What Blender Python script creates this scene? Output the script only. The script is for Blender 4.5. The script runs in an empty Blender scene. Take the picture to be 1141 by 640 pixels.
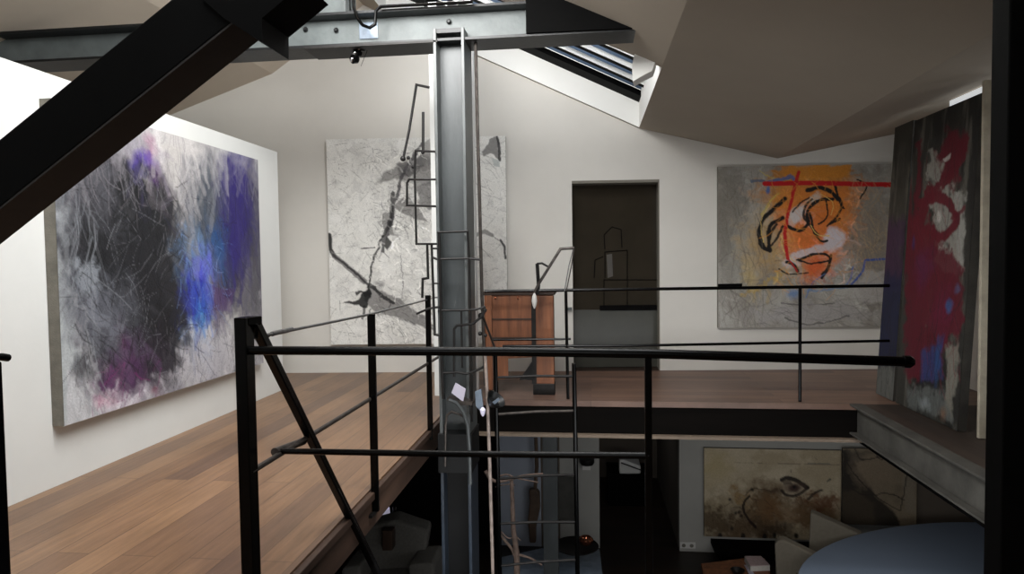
import bpy, bmesh, math, random
import numpy as np
from mathutils import Vector, Matrix
random.seed(7)
sc = bpy.context.scene
COL = sc.collection

# ------------------------------------------------------------------ camera geometry
F, CX, CY, H = 740.0, 570.5, 320.0, 1.25
def _n(v): return Vector(v).normalized()
Yc = _n((657 - CX, -(289 - CY), -F))
Zc = _n(_n((1, .013, 0)).cross(Yc))
if Zc[1] < 0: Zc = -Zc
Xc = Yc.cross(Zc)
EYE = Vector((0, 0, H))
def ray(px, py):
    c = Vector((px - CX, -(py - CY), -F)); return Vector((c.dot(Xc), c.dot(Yc), c.dot(Zc)))
def onx(px, py, x): r = ray(px, py); return EYE + r * (x / r.x)
def ony(px, py, y): r = ray(px, py); return EYE + r * (y / r.y)
def onz(px, py, z): r = ray(px, py); return EYE + r * ((z - H) / r.z)
WB0, WBK = 7.44, .08                       # gallery end wall: y = WB0 + WBK * x
def onw(px, py, off=0):
    r = ray(px, py); return EYE + r * ((WB0 - off) / (r.y - WBK * r.x))
def wb(x, off, z): return Vector((x, WB0 + WBK * x - off, z))

cam = bpy.data.cameras.new('camera'); cam.sensor_width = 36; cam.lens = F / 1141 * 36
cam.clip_start = .02
co = bpy.data.objects.new('camera', cam); COL.objects.link(co)
R = Matrix((Xc, Yc, Zc)).to_4x4(); co.matrix_world = Matrix.Translation(EYE) @ R
sc.camera = co

# ------------------------------------------------------------------ materials
def lin(c):
    return tuple(((v / 255) / 12.92 if v / 255 <= .04045 else ((v / 255 + .055) / 1.055) ** 2.4) for v in c)
def mat(name, rgb, rough=.6, metal=0, var=.15, scale=6, bump=0, bscale=40, stretch=(1, 1, 1), rgb2=None, spec=.5, coat=0):
    m = bpy.data.materials.new(name); m.use_nodes = True
    nt = m.node_tree; N = nt.nodes; L = nt.links; b = N['Principled BSDF']
    b.inputs['Roughness'].default_value = rough; b.inputs['Metallic'].default_value = metal
    b.inputs['Specular IOR Level'].default_value = spec; b.inputs['Coat Weight'].default_value = coat
    tc = N.new('ShaderNodeTexCoord'); mp = N.new('ShaderNodeMapping'); mp.inputs['Scale'].default_value = stretch
    L.new(tc.outputs['Object'], mp.inputs[0])
    nz = N.new('ShaderNodeTexNoise'); nz.inputs['Scale'].default_value = scale; nz.inputs['Detail'].default_value = 6
    nz.inputs['Roughness'].default_value = .6
    L.new(mp.outputs[0], nz.inputs['Vector'])
    cr = N.new('ShaderNodeValToRGB'); c = lin(rgb)
    c2 = lin(rgb2) if rgb2 else tuple(v * (1 - var * 1.6) for v in c)
    cr.color_ramp.elements[0].position = .3; cr.color_ramp.elements[1].position = .7
    cr.color_ramp.elements[0].color = (*c2, 1); cr.color_ramp.elements[1].color = (*c, 1) if rgb2 else (*[min(1, v * (1 + var * .5)) for v in c], 1)
    L.new(nz.outputs[0], cr.inputs[0]); L.new(cr.outputs[0], b.inputs['Base Color'])
    if bump:
        n2 = N.new('ShaderNodeTexNoise'); n2.inputs['Scale'].default_value = bscale; n2.inputs['Detail'].default_value = 4
        L.new(mp.outputs[0], n2.inputs['Vector'])
        bp = N.new('ShaderNodeBump'); bp.inputs['Strength'].default_value = bump; bp.inputs['Distance'].default_value = .01
        L.new(n2.outputs[0], bp.inputs['Height']); L.new(bp.outputs[0], b.inputs['Normal'])
    return m

def planks(name, along, width=.15, cols=((150, 112, 88), (120, 88, 70), (96, 70, 58)), rough=.42, length=2.6, gap=.006):
    m = bpy.data.materials.new(name); m.use_nodes = True
    nt = m.node_tree; N = nt.nodes; L = nt.links; b = N['Principled BSDF']
    tc = N.new('ShaderNodeTexCoord'); mp = N.new('ShaderNodeMapping')
    if along == 'Y': mp.inputs['Rotation'].default_value = (0, 0, math.pi / 2)
    L.new(tc.outputs['Object'], mp.inputs[0])
    br = N.new('ShaderNodeTexBrick'); br.offset = .37; br.inputs['Scale'].default_value = 1
    br.inputs['Brick Width'].default_value = length; br.inputs['Row Height'].default_value = width
    br.inputs['Mortar Size'].default_value = gap / 2; br.inputs['Mortar Smooth'].default_value = .3
    br.inputs['Color1'].default_value = (0, 0, 0, 1); br.inputs['Color2'].default_value = (1, 1, 1, 1); br.inputs['Mortar'].default_value = (.5, .5, .5, 1)
    L.new(mp.outputs[0], br.inputs['Vector'])
    cr = N.new('ShaderNodeValToRGB'); e = cr.color_ramp.elements
    e[0].position = 0; e[0].color = (*lin(cols[2]), 1); e[1].position = 1; e[1].color = (*lin(cols[0]), 1)
    k = e.new(.5); k.color = (*lin(cols[1]), 1)
    L.new(br.outputs['Color'], cr.inputs[0])
    ms = N.new('ShaderNodeMapping'); ms.inputs['Scale'].default_value = (1.2, 14, 1)
    L.new(mp.outputs[0], ms.inputs[0])
    nz = N.new('ShaderNodeTexNoise'); nz.inputs['Scale'].default_value = 2.2; nz.inputs['Detail'].default_value = 8; nz.inputs['Roughness'].default_value = .65
    L.new(ms.outputs[0], nz.inputs['Vector'])
    n3 = N.new('ShaderNodeTexNoise'); n3.inputs['Scale'].default_value = 1.1; n3.inputs['Detail'].default_value = 3
    L.new(mp.outputs[0], n3.inputs['Vector'])
    mr = N.new('ShaderNodeMapRange'); mr.inputs[1].default_value = .3; mr.inputs[2].default_value = .72; mr.inputs[3].default_value = .72; mr.inputs[4].default_value = 1.18
    L.new(nz.outputs[0], mr.inputs[0])
    mr3 = N.new('ShaderNodeMapRange'); mr3.inputs[1].default_value = .35; mr3.inputs[2].default_value = .65; mr3.inputs[3].default_value = .85; mr3.inputs[4].default_value = 1.12
    L.new(n3.outputs[0], mr3.inputs[0])
    mu = N.new('ShaderNodeMath'); mu.operation = 'MULTIPLY'; L.new(mr.outputs[0], mu.inputs[0]); L.new(mr3.outputs[0], mu.inputs[1])
    gp = N.new('ShaderNodeMapRange'); gp.inputs[3].default_value = 1; gp.inputs[4].default_value = .55
    L.new(br.outputs['Fac'], gp.inputs[0])
    m2 = N.new('ShaderNodeMath'); m2.operation = 'MULTIPLY'; L.new(mu.outputs[0], m2.inputs[0]); L.new(gp.outputs[0], m2.inputs[1])
    vm = N.new('ShaderNodeVectorMath'); vm.operation = 'SCALE'; L.new(cr.outputs[0], vm.inputs[0]); L.new(m2.outputs[0], vm.inputs['Scale'])
    L.new(vm.outputs[0], b.inputs['Base Color'])
    b.inputs['Roughness'].default_value = rough; b.inputs['Specular IOR Level'].default_value = .4
    bp = N.new('ShaderNodeBump'); bp.inputs['Strength'].default_value = .25; bp.inputs['Distance'].default_value = .004
    L.new(nz.outputs[0], bp.inputs['Height']); L.new(bp.outputs[0], b.inputs['Normal'])
    return m

def paint_mat(name):
    m = bpy.data.materials.new(name); m.use_nodes = True
    N = m.node_tree.nodes; L = m.node_tree.links; b = N['Principled BSDF']
    a = N.new('ShaderNodeVertexColor'); a.layer_name = 'Paint'
    tc = N.new('ShaderNodeTexCoord'); nz = N.new('ShaderNodeTexNoise'); nz.inputs['Scale'].default_value = 90; nz.inputs['Detail'].default_value = 5
    L.new(tc.outputs['Object'], nz.inputs['Vector'])
    mr = N.new('ShaderNodeMapRange'); mr.inputs[1].default_value = .3; mr.inputs[2].default_value = .7; mr.inputs[3].default_value = .86; mr.inputs[4].default_value = 1.1
    L.new(nz.outputs[0], mr.inputs[0])
    vm = N.new('ShaderNodeVectorMath'); vm.operation = 'SCALE'; L.new(a.outputs[0], vm.inputs[0]); L.new(mr.outputs[0], vm.inputs['Scale'])
    L.new(vm.outputs[0], b.inputs['Base Color']); b.inputs['Roughness'].default_value = .62; b.inputs['Specular IOR Level'].default_value = .3
    bp = N.new('ShaderNodeBump'); bp.inputs['Strength'].default_value = .4; bp.inputs['Distance'].default_value = .004
    L.new(nz.outputs[0], bp.inputs['Height']); L.new(bp.outputs[0], b.inputs['Normal'])
    return m

M = dict(
    wall=mat('white_plaster', (220, 221, 218), .85, var=.03, scale=1.5, bump=.05),
    wallb=mat('warm_white_plaster', (214, 211, 204), .88, var=.04, scale=1.2, bump=.06),
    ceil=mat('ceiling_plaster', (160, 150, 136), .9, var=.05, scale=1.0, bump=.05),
    ceill=mat('ceiling_plaster_lit_left', (206, 194, 178), .9, var=.05, scale=1.0, bump=.05),  # same plaster made lighter, the left slope's brighter light put into the colour
    ledge=mat('pale_ledge', (128, 112, 96), .7, var=.2, scale=3),
    reveal=mat('bright_white_paint', (240, 240, 236), .8, var=.02, scale=2),
    steel=mat('grey_painted_steel', (88, 94, 94), .5, .1, var=.2, scale=5, bump=.15, bscale=30),
    steeld=mat('dark_painted_steel', (29, 30, 31), .4, .4, var=.25, scale=5, bump=.1),
    steelc=mat('column_flange_paint', (84, 88, 88), .42, .1, var=.2, scale=4),
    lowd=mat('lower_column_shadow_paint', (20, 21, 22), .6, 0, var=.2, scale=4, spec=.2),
    lowc=mat('lower_column_shaded_paint', (46, 55, 66), .45, .1, var=.2, scale=4),  # column paint darkened, shade of the lower level put into the colour
    colm=mat('grey_column_paint', (64, 68, 69), .42, .1, var=.25, scale=4, stretch=(1, 1, .3), bump=.1),
    black=mat('black_gloss_steel', (3, 3, 3), .25, 0, var=.2, scale=20, spec=.16),
    blackm=mat('black_matt_timber', (3, 3, 3), .8, 0, var=.3, scale=8, spec=.08),
    brownd=mat('dark_brown_timber', (26, 20, 17), .8, 0, var=.3, scale=5, stretch=(1, 1, 6)),
    rod=mat('blackened_iron', (30, 28, 27), .5, .5, var=.35, scale=25),
    rodl=mat('worn_iron', (74, 68, 64), .45, .6, var=.35, scale=25),
    cable=mat('bare_steel_cable', (150, 150, 150), .3, .9, var=.2, scale=60),
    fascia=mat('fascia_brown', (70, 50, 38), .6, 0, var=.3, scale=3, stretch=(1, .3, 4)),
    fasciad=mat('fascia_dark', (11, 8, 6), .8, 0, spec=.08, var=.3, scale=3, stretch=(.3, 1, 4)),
    conc=mat('grey_beam_paint', (78, 76, 71), .7, 0, var=.3, scale=4, bump=.2),
    wood=mat('orange_pine', (136, 84, 52), .5, 0, var=.35, scale=4, stretch=(5, 5, .5), rgb2=(88, 50, 30), bump=.1),
    woodd=mat('dark_stained_wood', (52, 36, 26), .5, 0, var=.3, scale=5, stretch=(5, 5, .5)),
    canvas=mat('raw_canvas_edge', (120, 116, 106), .85, 0, var=.2, scale=12, bump=.3, bscale=120),
    canvasw=mat('pale_canvas_edge', (196, 192, 184), .85, 0, var=.12, scale=12, bump=.3, bscale=120),
    canvasd=mat('dark_canvas_edge', (58, 55, 50), .85, 0, var=.3, scale=6, bump=.3, bscale=90),
    doorg=mat('smoked_black_glass', (50, 45, 37), .07, 0, var=.1, scale=3, spec=.4),
    doord=mat('smoked_grey_glass', (70, 70, 64), .25, 0, var=.1, scale=3, spec=.25),
    doorf2=mat('faint_reflection_patch', (70, 66, 60), .5),
    doorf=mat('door_recess_paint', (120, 116, 106), .8, var=.06),
    cream=mat('cream_paint_flaking', (176, 168, 150), .8, 0, var=.15, scale=10, bump=.3),
    fabric=mat('grey_upholstery', (86, 84, 80), .95, 0, var=.15, scale=40, bump=.4, bscale=200),
    linen=mat('pale_linen_upholstery', (122, 115, 102), .95, 0, var=.08, scale=30, bump=.3, bscale=200),
    tabletop=mat('white_lacquer', (114, 127, 146), .5, 0, var=.02, scale=2, spec=.3),
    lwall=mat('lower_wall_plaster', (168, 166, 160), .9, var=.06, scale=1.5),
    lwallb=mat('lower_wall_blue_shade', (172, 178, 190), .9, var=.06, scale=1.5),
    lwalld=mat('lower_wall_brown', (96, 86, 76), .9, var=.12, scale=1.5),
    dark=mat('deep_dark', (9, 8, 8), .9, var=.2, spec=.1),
    lfloor=planks('lower_floor_boards', 'X', .16, ((46, 34, 27), (38, 28, 23), (30, 23, 19)), .5),
    pinkw=mat('weathered_pale_pipe', (150, 136, 128), .5, .2, var=.3, scale=18),
    paper=mat('white_paper', (172, 168, 182), .9, var=.04),
    bluegl=mat('blue_grey_enamel', (120, 132, 146), .3, .2, var=.25, scale=10),
    copper=mat('polished_copper', (190, 120, 90), .2, .9, var=.2),
    branch=mat('bare_branch_bark', (110, 92, 82), .8, 0, var=.35, scale=20, bump=.4),
    leather=mat('tan_leather', (98, 78, 62), .6, 0, var=.3, scale=8),
    book=mat('book_cover', (170, 150, 150), .6, 0, var=.15, scale=30),
    plastic=mat('white_plastic', (205, 203, 198), .4, 0, var=.03),
    chrome=mat('chrome', (200, 200, 205), .12, 1, var=.1),
    lamp=mat('lamp_glass', (200, 196, 215), .4, 0, var=.05),
)
M['pf'] = planks('floor_boards_gallery', 'Y', .155, ((140, 108, 80), (122, 93, 70), (103, 79, 63)), .36)
M['pf2'] = planks('floor_boards_far', 'X', .14, ((126, 98, 82), (108, 84, 72), (94, 72, 64)), .45)
M['pf3'] = planks('floor_boards_shaded', 'Y', .14, ((66, 54, 46), (56, 46, 40), (46, 38, 34)), .6)  # darker copy of the boards, shade of the right gallery in the colour
_l = M['lamp'].node_tree.nodes['Principled BSDF']; _l.inputs['Emission Color'].default_value = (.75, .72, .9, 1); _l.inputs['Emission Strength'].default_value = .3
M['paint'] = paint_mat('oil_paint_on_canvas')

# translucent glazing pane
def glazing():
    m = bpy.data.materials.new('blue_grey_glazing'); m.use_nodes = True
    N = m.node_tree.nodes; L = m.node_tree.links
    for n in list(N):
        if n.type == 'BSDF_PRINCIPLED': N.remove(n)
    out = [n for n in N if n.type == 'OUTPUT_MATERIAL'][0]
    tr = N.new('ShaderNodeBsdfTranslucent'); tr.inputs[0].default_value = (*lin((116, 126, 138)), 1)
    gl = N.new('ShaderNodeBsdfGlossy'); gl.inputs['Roughness'].default_value = .15; gl.inputs[0].default_value = (.8, .85, .9, 1)
    nz = N.new('ShaderNodeTexNoise'); nz.inputs['Scale'].default_value = 1.5
    mr = N.new('ShaderNodeMapRange'); mr.inputs[3].default_value = .02; mr.inputs[4].default_value = .07
    L.new(nz.outputs[0], mr.inputs[0])
    mx = N.new('ShaderNodeMixShader'); L.new(mr.outputs[0], mx.inputs[0]); L.new(tr.outputs[0], mx.inputs[1]); L.new(gl.outputs[0], mx.inputs[2])
    L.new(mx.outputs[0], out.inputs[0]); return m
M['pane'] = glazing()

# ------------------------------------------------------------------ mesh helpers
def hexa(bm, p):          # p: 4 bottom (ccw) + 4 top
    v = [bm.verts.new(q) for q in p]
    for f in ((0, 3, 2, 1), (4, 5, 6, 7), (0, 1, 5, 4), (1, 2, 6, 5), (2, 3, 7, 6), (3, 0, 4, 7)):
        bm.faces.new([v[i] for i in f])
def box(bm, x0, x1, y0, y1, z0, z1):
    hexa(bm, [(x0, y0, z0), (x1, y0, z0), (x1, y1, z0), (x0, y1, z0), (x0, y0, z1), (x1, y0, z1), (x1, y1, z1), (x0, y1, z1)])
def quad(bm, *p): bm.faces.new([bm.verts.new(q) for q in p])
def prism(bm, pts, d):    # pts polygon, extruded by vector d
    d = Vector(d); a = [bm.verts.new(p) for p in pts]; b = [bm.verts.new(Vector(p) + d) for p in pts]
    bm.faces.new(a); bm.faces.new(b[::-1]); n = len(pts)
    for i in range(n): bm.faces.new([a[i], b[i], b[(i + 1) % n], a[(i + 1) % n]])
def frame_of(d, up=(0, 0, 1)):
    d = Vector(d).normalized(); up = Vector(up)
    if abs(d.dot(up)) > .98: up = Vector((0, 1, 0))
    s = d.cross(up).normalized(); u = s.cross(d).normalized(); return d, s, u
def bar(bm, a, b, w, h, up=(0, 0, 1)):     # rectangular bar w along side, h along up
    a = Vector(a); b = Vector(b); d, s, u = frame_of(b - a, up)
    q = [(-w / 2, -h / 2), (w / 2, -h / 2), (w / 2, h / 2), (-w / 2, h / 2)]
    hexa(bm, [a + s * x + u * y for x, y in q] + [b + s * x + u * y for x, y in q])
def tube(bm, pts, r, n=10, smooth=0):
    P = [Vector(p) for p in pts]
    if smooth:
        Q = []
        for i in range(len(P) - 1):
            p0 = P[max(i - 1, 0)]; p1 = P[i]; p2 = P[i + 1]; p3 = P[min(i + 2, len(P) - 1)]
            for k in range(smooth):
                t = k / smooth
                Q.append(.5 * ((2 * p1) + (-p0 + p2) * t + (2 * p0 - 5 * p1 + 4 * p2 - p3) * t * t + (-p0 + 3 * p1 - 3 * p2 + p3) * t ** 3))
        Q.append(P[-1]); P = Q
    rr = r if isinstance(r, (list, tuple)) else None
    rings = []; ref = None
    for i, p in enumerate(P):
        if i == 0: d = P[1] - P[0]
        elif i == len(P) - 1: d = P[-1] - P[-2]
        else: d = (P[i + 1] - P[i]).normalized() + (P[i] - P[i - 1]).normalized()
        if d.length < 1e-6: d = P[i] - P[i - 1]
        d.normalize()
        if ref is None:
            ref = d.orthogonal().normalized()
        ref = (ref - d * ref.dot(d)).normalized(); o = d.cross(ref)
        q = r if rr is None else rr[0] + (rr[1] - rr[0]) * i / (len(P) - 1)
        k = 1.0
        if 0 < i < len(P) - 1:
            c = (P[i + 1] - P[i]).normalized().dot(d); k = 1 / max(c, .6)
        rings.append([bm.verts.new(p + (ref * math.cos(2 * math.pi * j / n) + o * math.sin(2 * math.pi * j / n)) * q * k) for j in range(n)])
    for a, b in zip(rings, rings[1:]):
        for j in range(n): bm.faces.new([a[j], a[(j + 1) % n], b[(j + 1) % n], b[j]])
    bm.faces.new(rings[0][::-1]); bm.faces.new(rings[-1])
def lathe(bm, prof, c, n=24, axis=(0, 0, 1)):
    d, s, u = frame_of(axis, (0, 1, 0)) if abs(Vector(axis).normalized().z) > .9 else frame_of(axis)
    c = Vector(c); rings = []
    for r, h in prof:
        rings.append([bm.verts.new(c + d * h + (s * math.cos(2 * math.pi * j / n) + u * math.sin(2 * math.pi * j / n)) * max(r, 1e-4)) for j in range(n)])
    for a, b in zip(rings, rings[1:]):
        for j in range(n): bm.faces.new([a[j], a[(j + 1) % n], b[(j + 1) % n], b[j]])
    bm.faces.new(rings[0][::-1]); bm.faces.new(rings[-1])
def build(name, fn, m, parent=None, bevel=0, smooth=False, sub=0):
    bm = bmesh.new(); fn(bm)
    bmesh.ops.recalc_face_normals(bm, faces=bm.faces)
    me = bpy.data.meshes.new(name); bm.to_mesh(me); bm.free()
    o = bpy.data.objects.new(name, me); COL.objects.link(o)
    me.materials.append(M[m] if isinstance(m, str) else m)
    if smooth:
        me.polygons.foreach_set('use_smooth', [True] * len(me.polygons))
        try: me.set_sharp_from_angle(angle=math.radians(40))
        except Exception: pass
    if bevel:
        bv = o.modifiers.new('Bevel', 'BEVEL'); bv.width = bevel; bv.segments = 2; bv.limit_method = 'ANGLE'
    if sub:
        s = o.modifiers.new('Subdiv', 'SUBSURF'); s.levels = sub; s.render_levels = sub
    if parent:
        o.parent = parent; o.matrix_parent_inverse = Matrix.Translation(-parent.location)
    return o
def thing(name, loc, label, cat, group=None):
    o = bpy.data.objects.new(name, None); COL.objects.link(o); o.location = loc; o.empty_display_size = .1
    o['label'] = label; o['category'] = cat
    if group: o['group'] = group
    return o
def tag(o, label, cat, group=None):
    o['label'] = label; o['category'] = cat
    if group: o['group'] = group
    return o
def struct(name, fn, m, parent=None, bevel=0):
    o = build(name, fn, m, parent, bevel)
    if parent is None: o['kind'] = 'structure'
    return o

# ------------------------------------------------------------------ setting: floors
XL, XE, XR, YF, YN = -3.02, -1.21, 2.24, 5.85, 2.12
struct('floor', lambda b: box(b, XL - 2.2, XE, -2.2, 7.6, -.05, 0), 'pf')
def f2(b):
    hexa(b, [(XE, YF, -.05), (3.5, YF, -.05), (3.5, 7.8, -.05), (XE, 7.5, -.05), (XE, YF, 0), (3.5, YF, 0), (3.5, 7.8, 0), (XE, 7.5, 0)])
struct('floor', f2, 'pf2')
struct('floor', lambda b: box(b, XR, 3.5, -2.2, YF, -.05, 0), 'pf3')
struct('floor', lambda b: box(b, XE, XR, -2.2, YN, -.05, 0), 'pf')
LZ = -2.7
struct('floor_lower', lambda b: box(b, -5.1, 7.3, -2.2, 13, LZ - .1, LZ), 'lfloor')
# joist boxes / fascias round the void
def fasL(b):
    box(b, XE - .1, XE + .012, YN, YF + .1, -.21, -.05); box(b, XE - .5, XE - .14, YN, YF + .1, -.22, -.05)
    box(b, XE - .1, XE + .03, YN, YF + .1, -.052, -.012)
struct('trim_1', fasL, 'fascia', bevel=.004)
def fasF(b):
    box(b, XE, XR + .05, YF + .01, YF + .12, -.29, -.05)
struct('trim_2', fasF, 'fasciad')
struct('trim_3', lambda b: box(b, XE, XR + 1.3, YF - .05, YF + .12, -.315, -.29), 'ledge')
def fasR(b):
    box(b, XR - .01, XR + .01, YN, YF, -.24, -.0)
    box(b, XR - .07, XR + .03, YN, YF + .005, -.255, -.24)
    box(b, XR - .07, XR + .03, YN, YF + .005, -.014, .004)
struct('trim_4', fasR, 'conc', bevel=.003)
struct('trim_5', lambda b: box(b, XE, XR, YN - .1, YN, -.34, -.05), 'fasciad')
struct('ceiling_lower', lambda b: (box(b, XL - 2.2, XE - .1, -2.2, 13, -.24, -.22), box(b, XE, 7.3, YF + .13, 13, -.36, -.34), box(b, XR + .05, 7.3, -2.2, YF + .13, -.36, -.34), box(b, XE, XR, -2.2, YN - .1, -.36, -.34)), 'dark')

# walls upper
struct('wall_left', lambda b: box(b, XL - .12, XL, -2.2, 6.22, 0, 2.335), 'wall')
DX0, DX1, DZ = -.19, .77, 2.12
def wbk(b):
    def seg(x0, x1, z0, z1):
        p = [wb(x0, 0, z0), wb(x1, 0, z0), wb(x1, -.25, z0), wb(x0, -.25, z0)]
        hexa(b, p + [q + Vector((0, 0, z1 - z0)) for q in p])
    seg(-5.4, DX0, -.3, 4.6); seg(DX1, 3.9, -.3, 4.6); seg(DX0, DX1, DZ, 4.6)
struct('wall_back', wbk, 'wallb')
struct('wall_outer_left', lambda b: box(b, -5.35, -5.22, -2.3, 7.6, -.3, 3), 'wallb')
struct('wall_front', lambda b: box(b, -5.35, 3.9, -2.35, -2.2, LZ, 4.4), 'wallb')
struct('wall_right', lambda b: box(b, 3.5, 3.62, -2.3, 8, -.3, 3.1), 'wallb')
# doorway of dark smoked glass
def recess(b):
    a = [wb(DX0, -.0, DZ), wb(DX1, 0, DZ), wb(DX1, -.24, DZ), wb(DX0, -.24, DZ)]
    prism(b, a, (0, 0, -.03))
    c = [wb(DX1, 0, 0), wb(DX1, -.24, 0), wb(DX1 - .012, -.24, 0), wb(DX1 - .012, 0, 0)]
    prism(b, c, (0, 0, DZ))
dr = struct('door_1', lambda b: prism(b, [wb(DX0, -.25, 0), wb(DX1, -.25, 0), wb(DX1, -.2, 0), wb(DX0, -.2, 0)], (0, 0, DZ)), 'doorg')
build('lower_panel', lambda b: prism(b, [wb(DX0, -.2, .012), wb(DX1, -.2, .012), wb(DX1, -.19, .012), wb(DX0, -.19, .012)], (0, 0, .66)), 'doord', dr)
build('door_lining', recess, 'doorf', dr)
build('transom', lambda b: prism(b, [wb(DX0 + .3, -.2, .66), wb(DX1 - .01, -.2, .66), wb(DX1 - .01, -.18, .66), wb(DX0 + .3, -.18, .66)], (0, 0, .06)), 'dark', dr)
build('threshold', lambda b: prism(b, [wb(DX0, 0, -.001), wb(DX1, 0, -.001), wb(DX1, -.25, -.001), wb(DX0, -.25, -.001)], (0, 0, .006)), 'woodd', dr)

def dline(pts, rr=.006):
    build('reflection_line', lambda b: tube(b, [onw(px, py, -.196) for px, py in pts], rr, 6), 'dark', dr)  # dark lines laid on the glass stand for faint reflections
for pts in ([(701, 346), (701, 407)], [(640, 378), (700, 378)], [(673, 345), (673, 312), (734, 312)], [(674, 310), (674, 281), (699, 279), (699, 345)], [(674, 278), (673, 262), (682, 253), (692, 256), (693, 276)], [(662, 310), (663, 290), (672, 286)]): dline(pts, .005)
build('reflection_patch', lambda b: prism(b, [onw(a, c, -.197) for a, c in ((676, 284), (682, 283), (683, 308), (677, 310))], (0, .002, 0)), 'doorf2', dr)  # pale patch painted as a faint reflection in the glass
# roof with two glazed openings
XP = [-5.6, -3.51, -2.47, -2.2, .55, 2.05, 3.7]
ZP = {-5.6: 2.6, -3.51: 3.37, -2.47: 4.10, -2.2: 3.515 - .47 * (-2.2 + 1.23), .55: 2.683, 2.05: 2.325, 3.7: 2.64}
YP = [-2.4, .7, 3.4, 5.15, 'F', 'E']
def yv(y, x): return y if not isinstance(y, str) else (WB0 + WBK * x - .05 if y == 'F' else WB0 + WBK * x + .3)
OPEN = {(3, 1), (3, 3)}
def roof(i0, i1):
    def f(b):
        V = {}
        for i in range(i0, i1 + 1):
            x = XP[i]
            for j, y in enumerate(YP): V[i, j] = b.verts.new((x + (.022 * (yv(y, x) - 7.6) if x == 2.05 else 0), yv(y, x), ZP[x]))
        for i in range(i0, i1):
            for j in range(len(YP) - 1):
                if (i, j) in OPEN: continue
                b.faces.new([V[i, j], V[i + 1, j], V[i + 1, j + 1], V[i, j + 1]])
    return f
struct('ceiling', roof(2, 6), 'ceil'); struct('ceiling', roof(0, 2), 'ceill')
OFF = .33
def zr(x): return ZP[.55] + (.55 - x) * (ZP[-2.2] - ZP[.55]) / 2.75
def reveals(b):
    for j in (1, 3):
        a, c = YP[j], YP[j + 1]
        for x in (-2.2, .55):
            z = zr(x); quad(b, (x, yv(a, x), z), (x, yv(c, x), z), (x, yv(c, x), z + OFF), (x, yv(a, x), z + OFF))
        for y in (a, c):
            quad(b, (-2.2, yv(y, -2.2), zr(-2.2)), (.55, yv(y, .55), zr(.55)), (.55, yv(y, .55), zr(.55) + OFF), (-2.2, yv(y, -2.2), zr(-2.2) + OFF))
struct('trim_6', reveals, 'reveal')
# skylight over the far end: frame, bars, panes
def sk_bar(b, y, w, x0=-2.2, x1=.55, dz=0, h=.05, ang=WBK):
    z0, z1 = zr(x0) + OFF + dz, zr(x1) + OFF + dz
    hexa(b, [(x0, y - w / 2 + ang * x0, z0 - h), (x1, y - w / 2 + ang * x1, z1 - h), (x1, y + w / 2 + ang * x1, z1 - h), (x0, y + w / 2 + ang * x0, z0 - h),
             (x0, y - w / 2 + ang * x0, z0), (x1, y - w / 2 + ang * x1, z1), (x1, y + w / 2 + ang * x1, z1), (x0, y + w / 2 + ang * x0, z0)])
sky = struct('window_1', lambda b: (sk_bar(b, 7.25, .28, h=.06), sk_bar(b, 5.2, .2, h=.06)), 'blackm')
bars = [6.77, 6.42, 6.07, 5.72, 5.4]
for k, y in enumerate(bars):
    build('glazing_bar', lambda b, y=y: sk_bar(b, y, .07, h=.05), 'blackm', sky)
    build('bar_highlight', lambda b, y=y: sk_bar(b, y - .05, .018, h=.045), 'reveal', sky)  # white strip stands for the highlight beside each bar
ys = [7.12] + bars + [5.3]
for a, c in zip(ys, ys[1:]):
    build('pane', lambda b, a=a, c=c: sk_bar(b, (a + c) / 2, (a - c), dz=.02, h=.01), 'pane', sky)
# second skylight nearer the viewer, plain glazing bars
sk2 = struct('window_2', lambda b: (sk_bar(b, 3.4, .1, ang=0, h=.06), sk_bar(b, .7, .1, ang=0, h=.06)), 'steeld')
for y in (1.4, 2.05, 2.7): build('glazing_bar', lambda b, y=y: sk_bar(b, y, .05, ang=0), 'steeld', sk2)

# ------------------------------------------------------------------ lower level walls
LY = 9.0
def lowx(px): return ony(px, 560, LY).x
def lwall(x0, x1, m, name='wall_lower_back', y0=LY, d=.15):
    return struct(name, lambda b: box(b, x0, x1, y0, y0 + d, LZ, -.36), m)
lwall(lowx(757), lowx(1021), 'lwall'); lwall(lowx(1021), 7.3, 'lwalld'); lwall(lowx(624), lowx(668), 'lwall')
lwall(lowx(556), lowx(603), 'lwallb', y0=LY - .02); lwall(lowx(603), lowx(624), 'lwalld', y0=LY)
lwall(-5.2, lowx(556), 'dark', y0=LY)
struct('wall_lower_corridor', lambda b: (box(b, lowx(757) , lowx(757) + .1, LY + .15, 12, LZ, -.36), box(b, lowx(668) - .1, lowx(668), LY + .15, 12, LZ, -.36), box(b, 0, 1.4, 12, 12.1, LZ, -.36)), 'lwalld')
struct('wall_lower_right', lambda b: box(b, 7.3, 7.4, -2, LY, LZ, -.36), 'lwalld')
struct('wall_lower_left', lambda b: box(b, -5.2, -5.1, -2, LY, LZ, -.36), 'dark')

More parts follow.
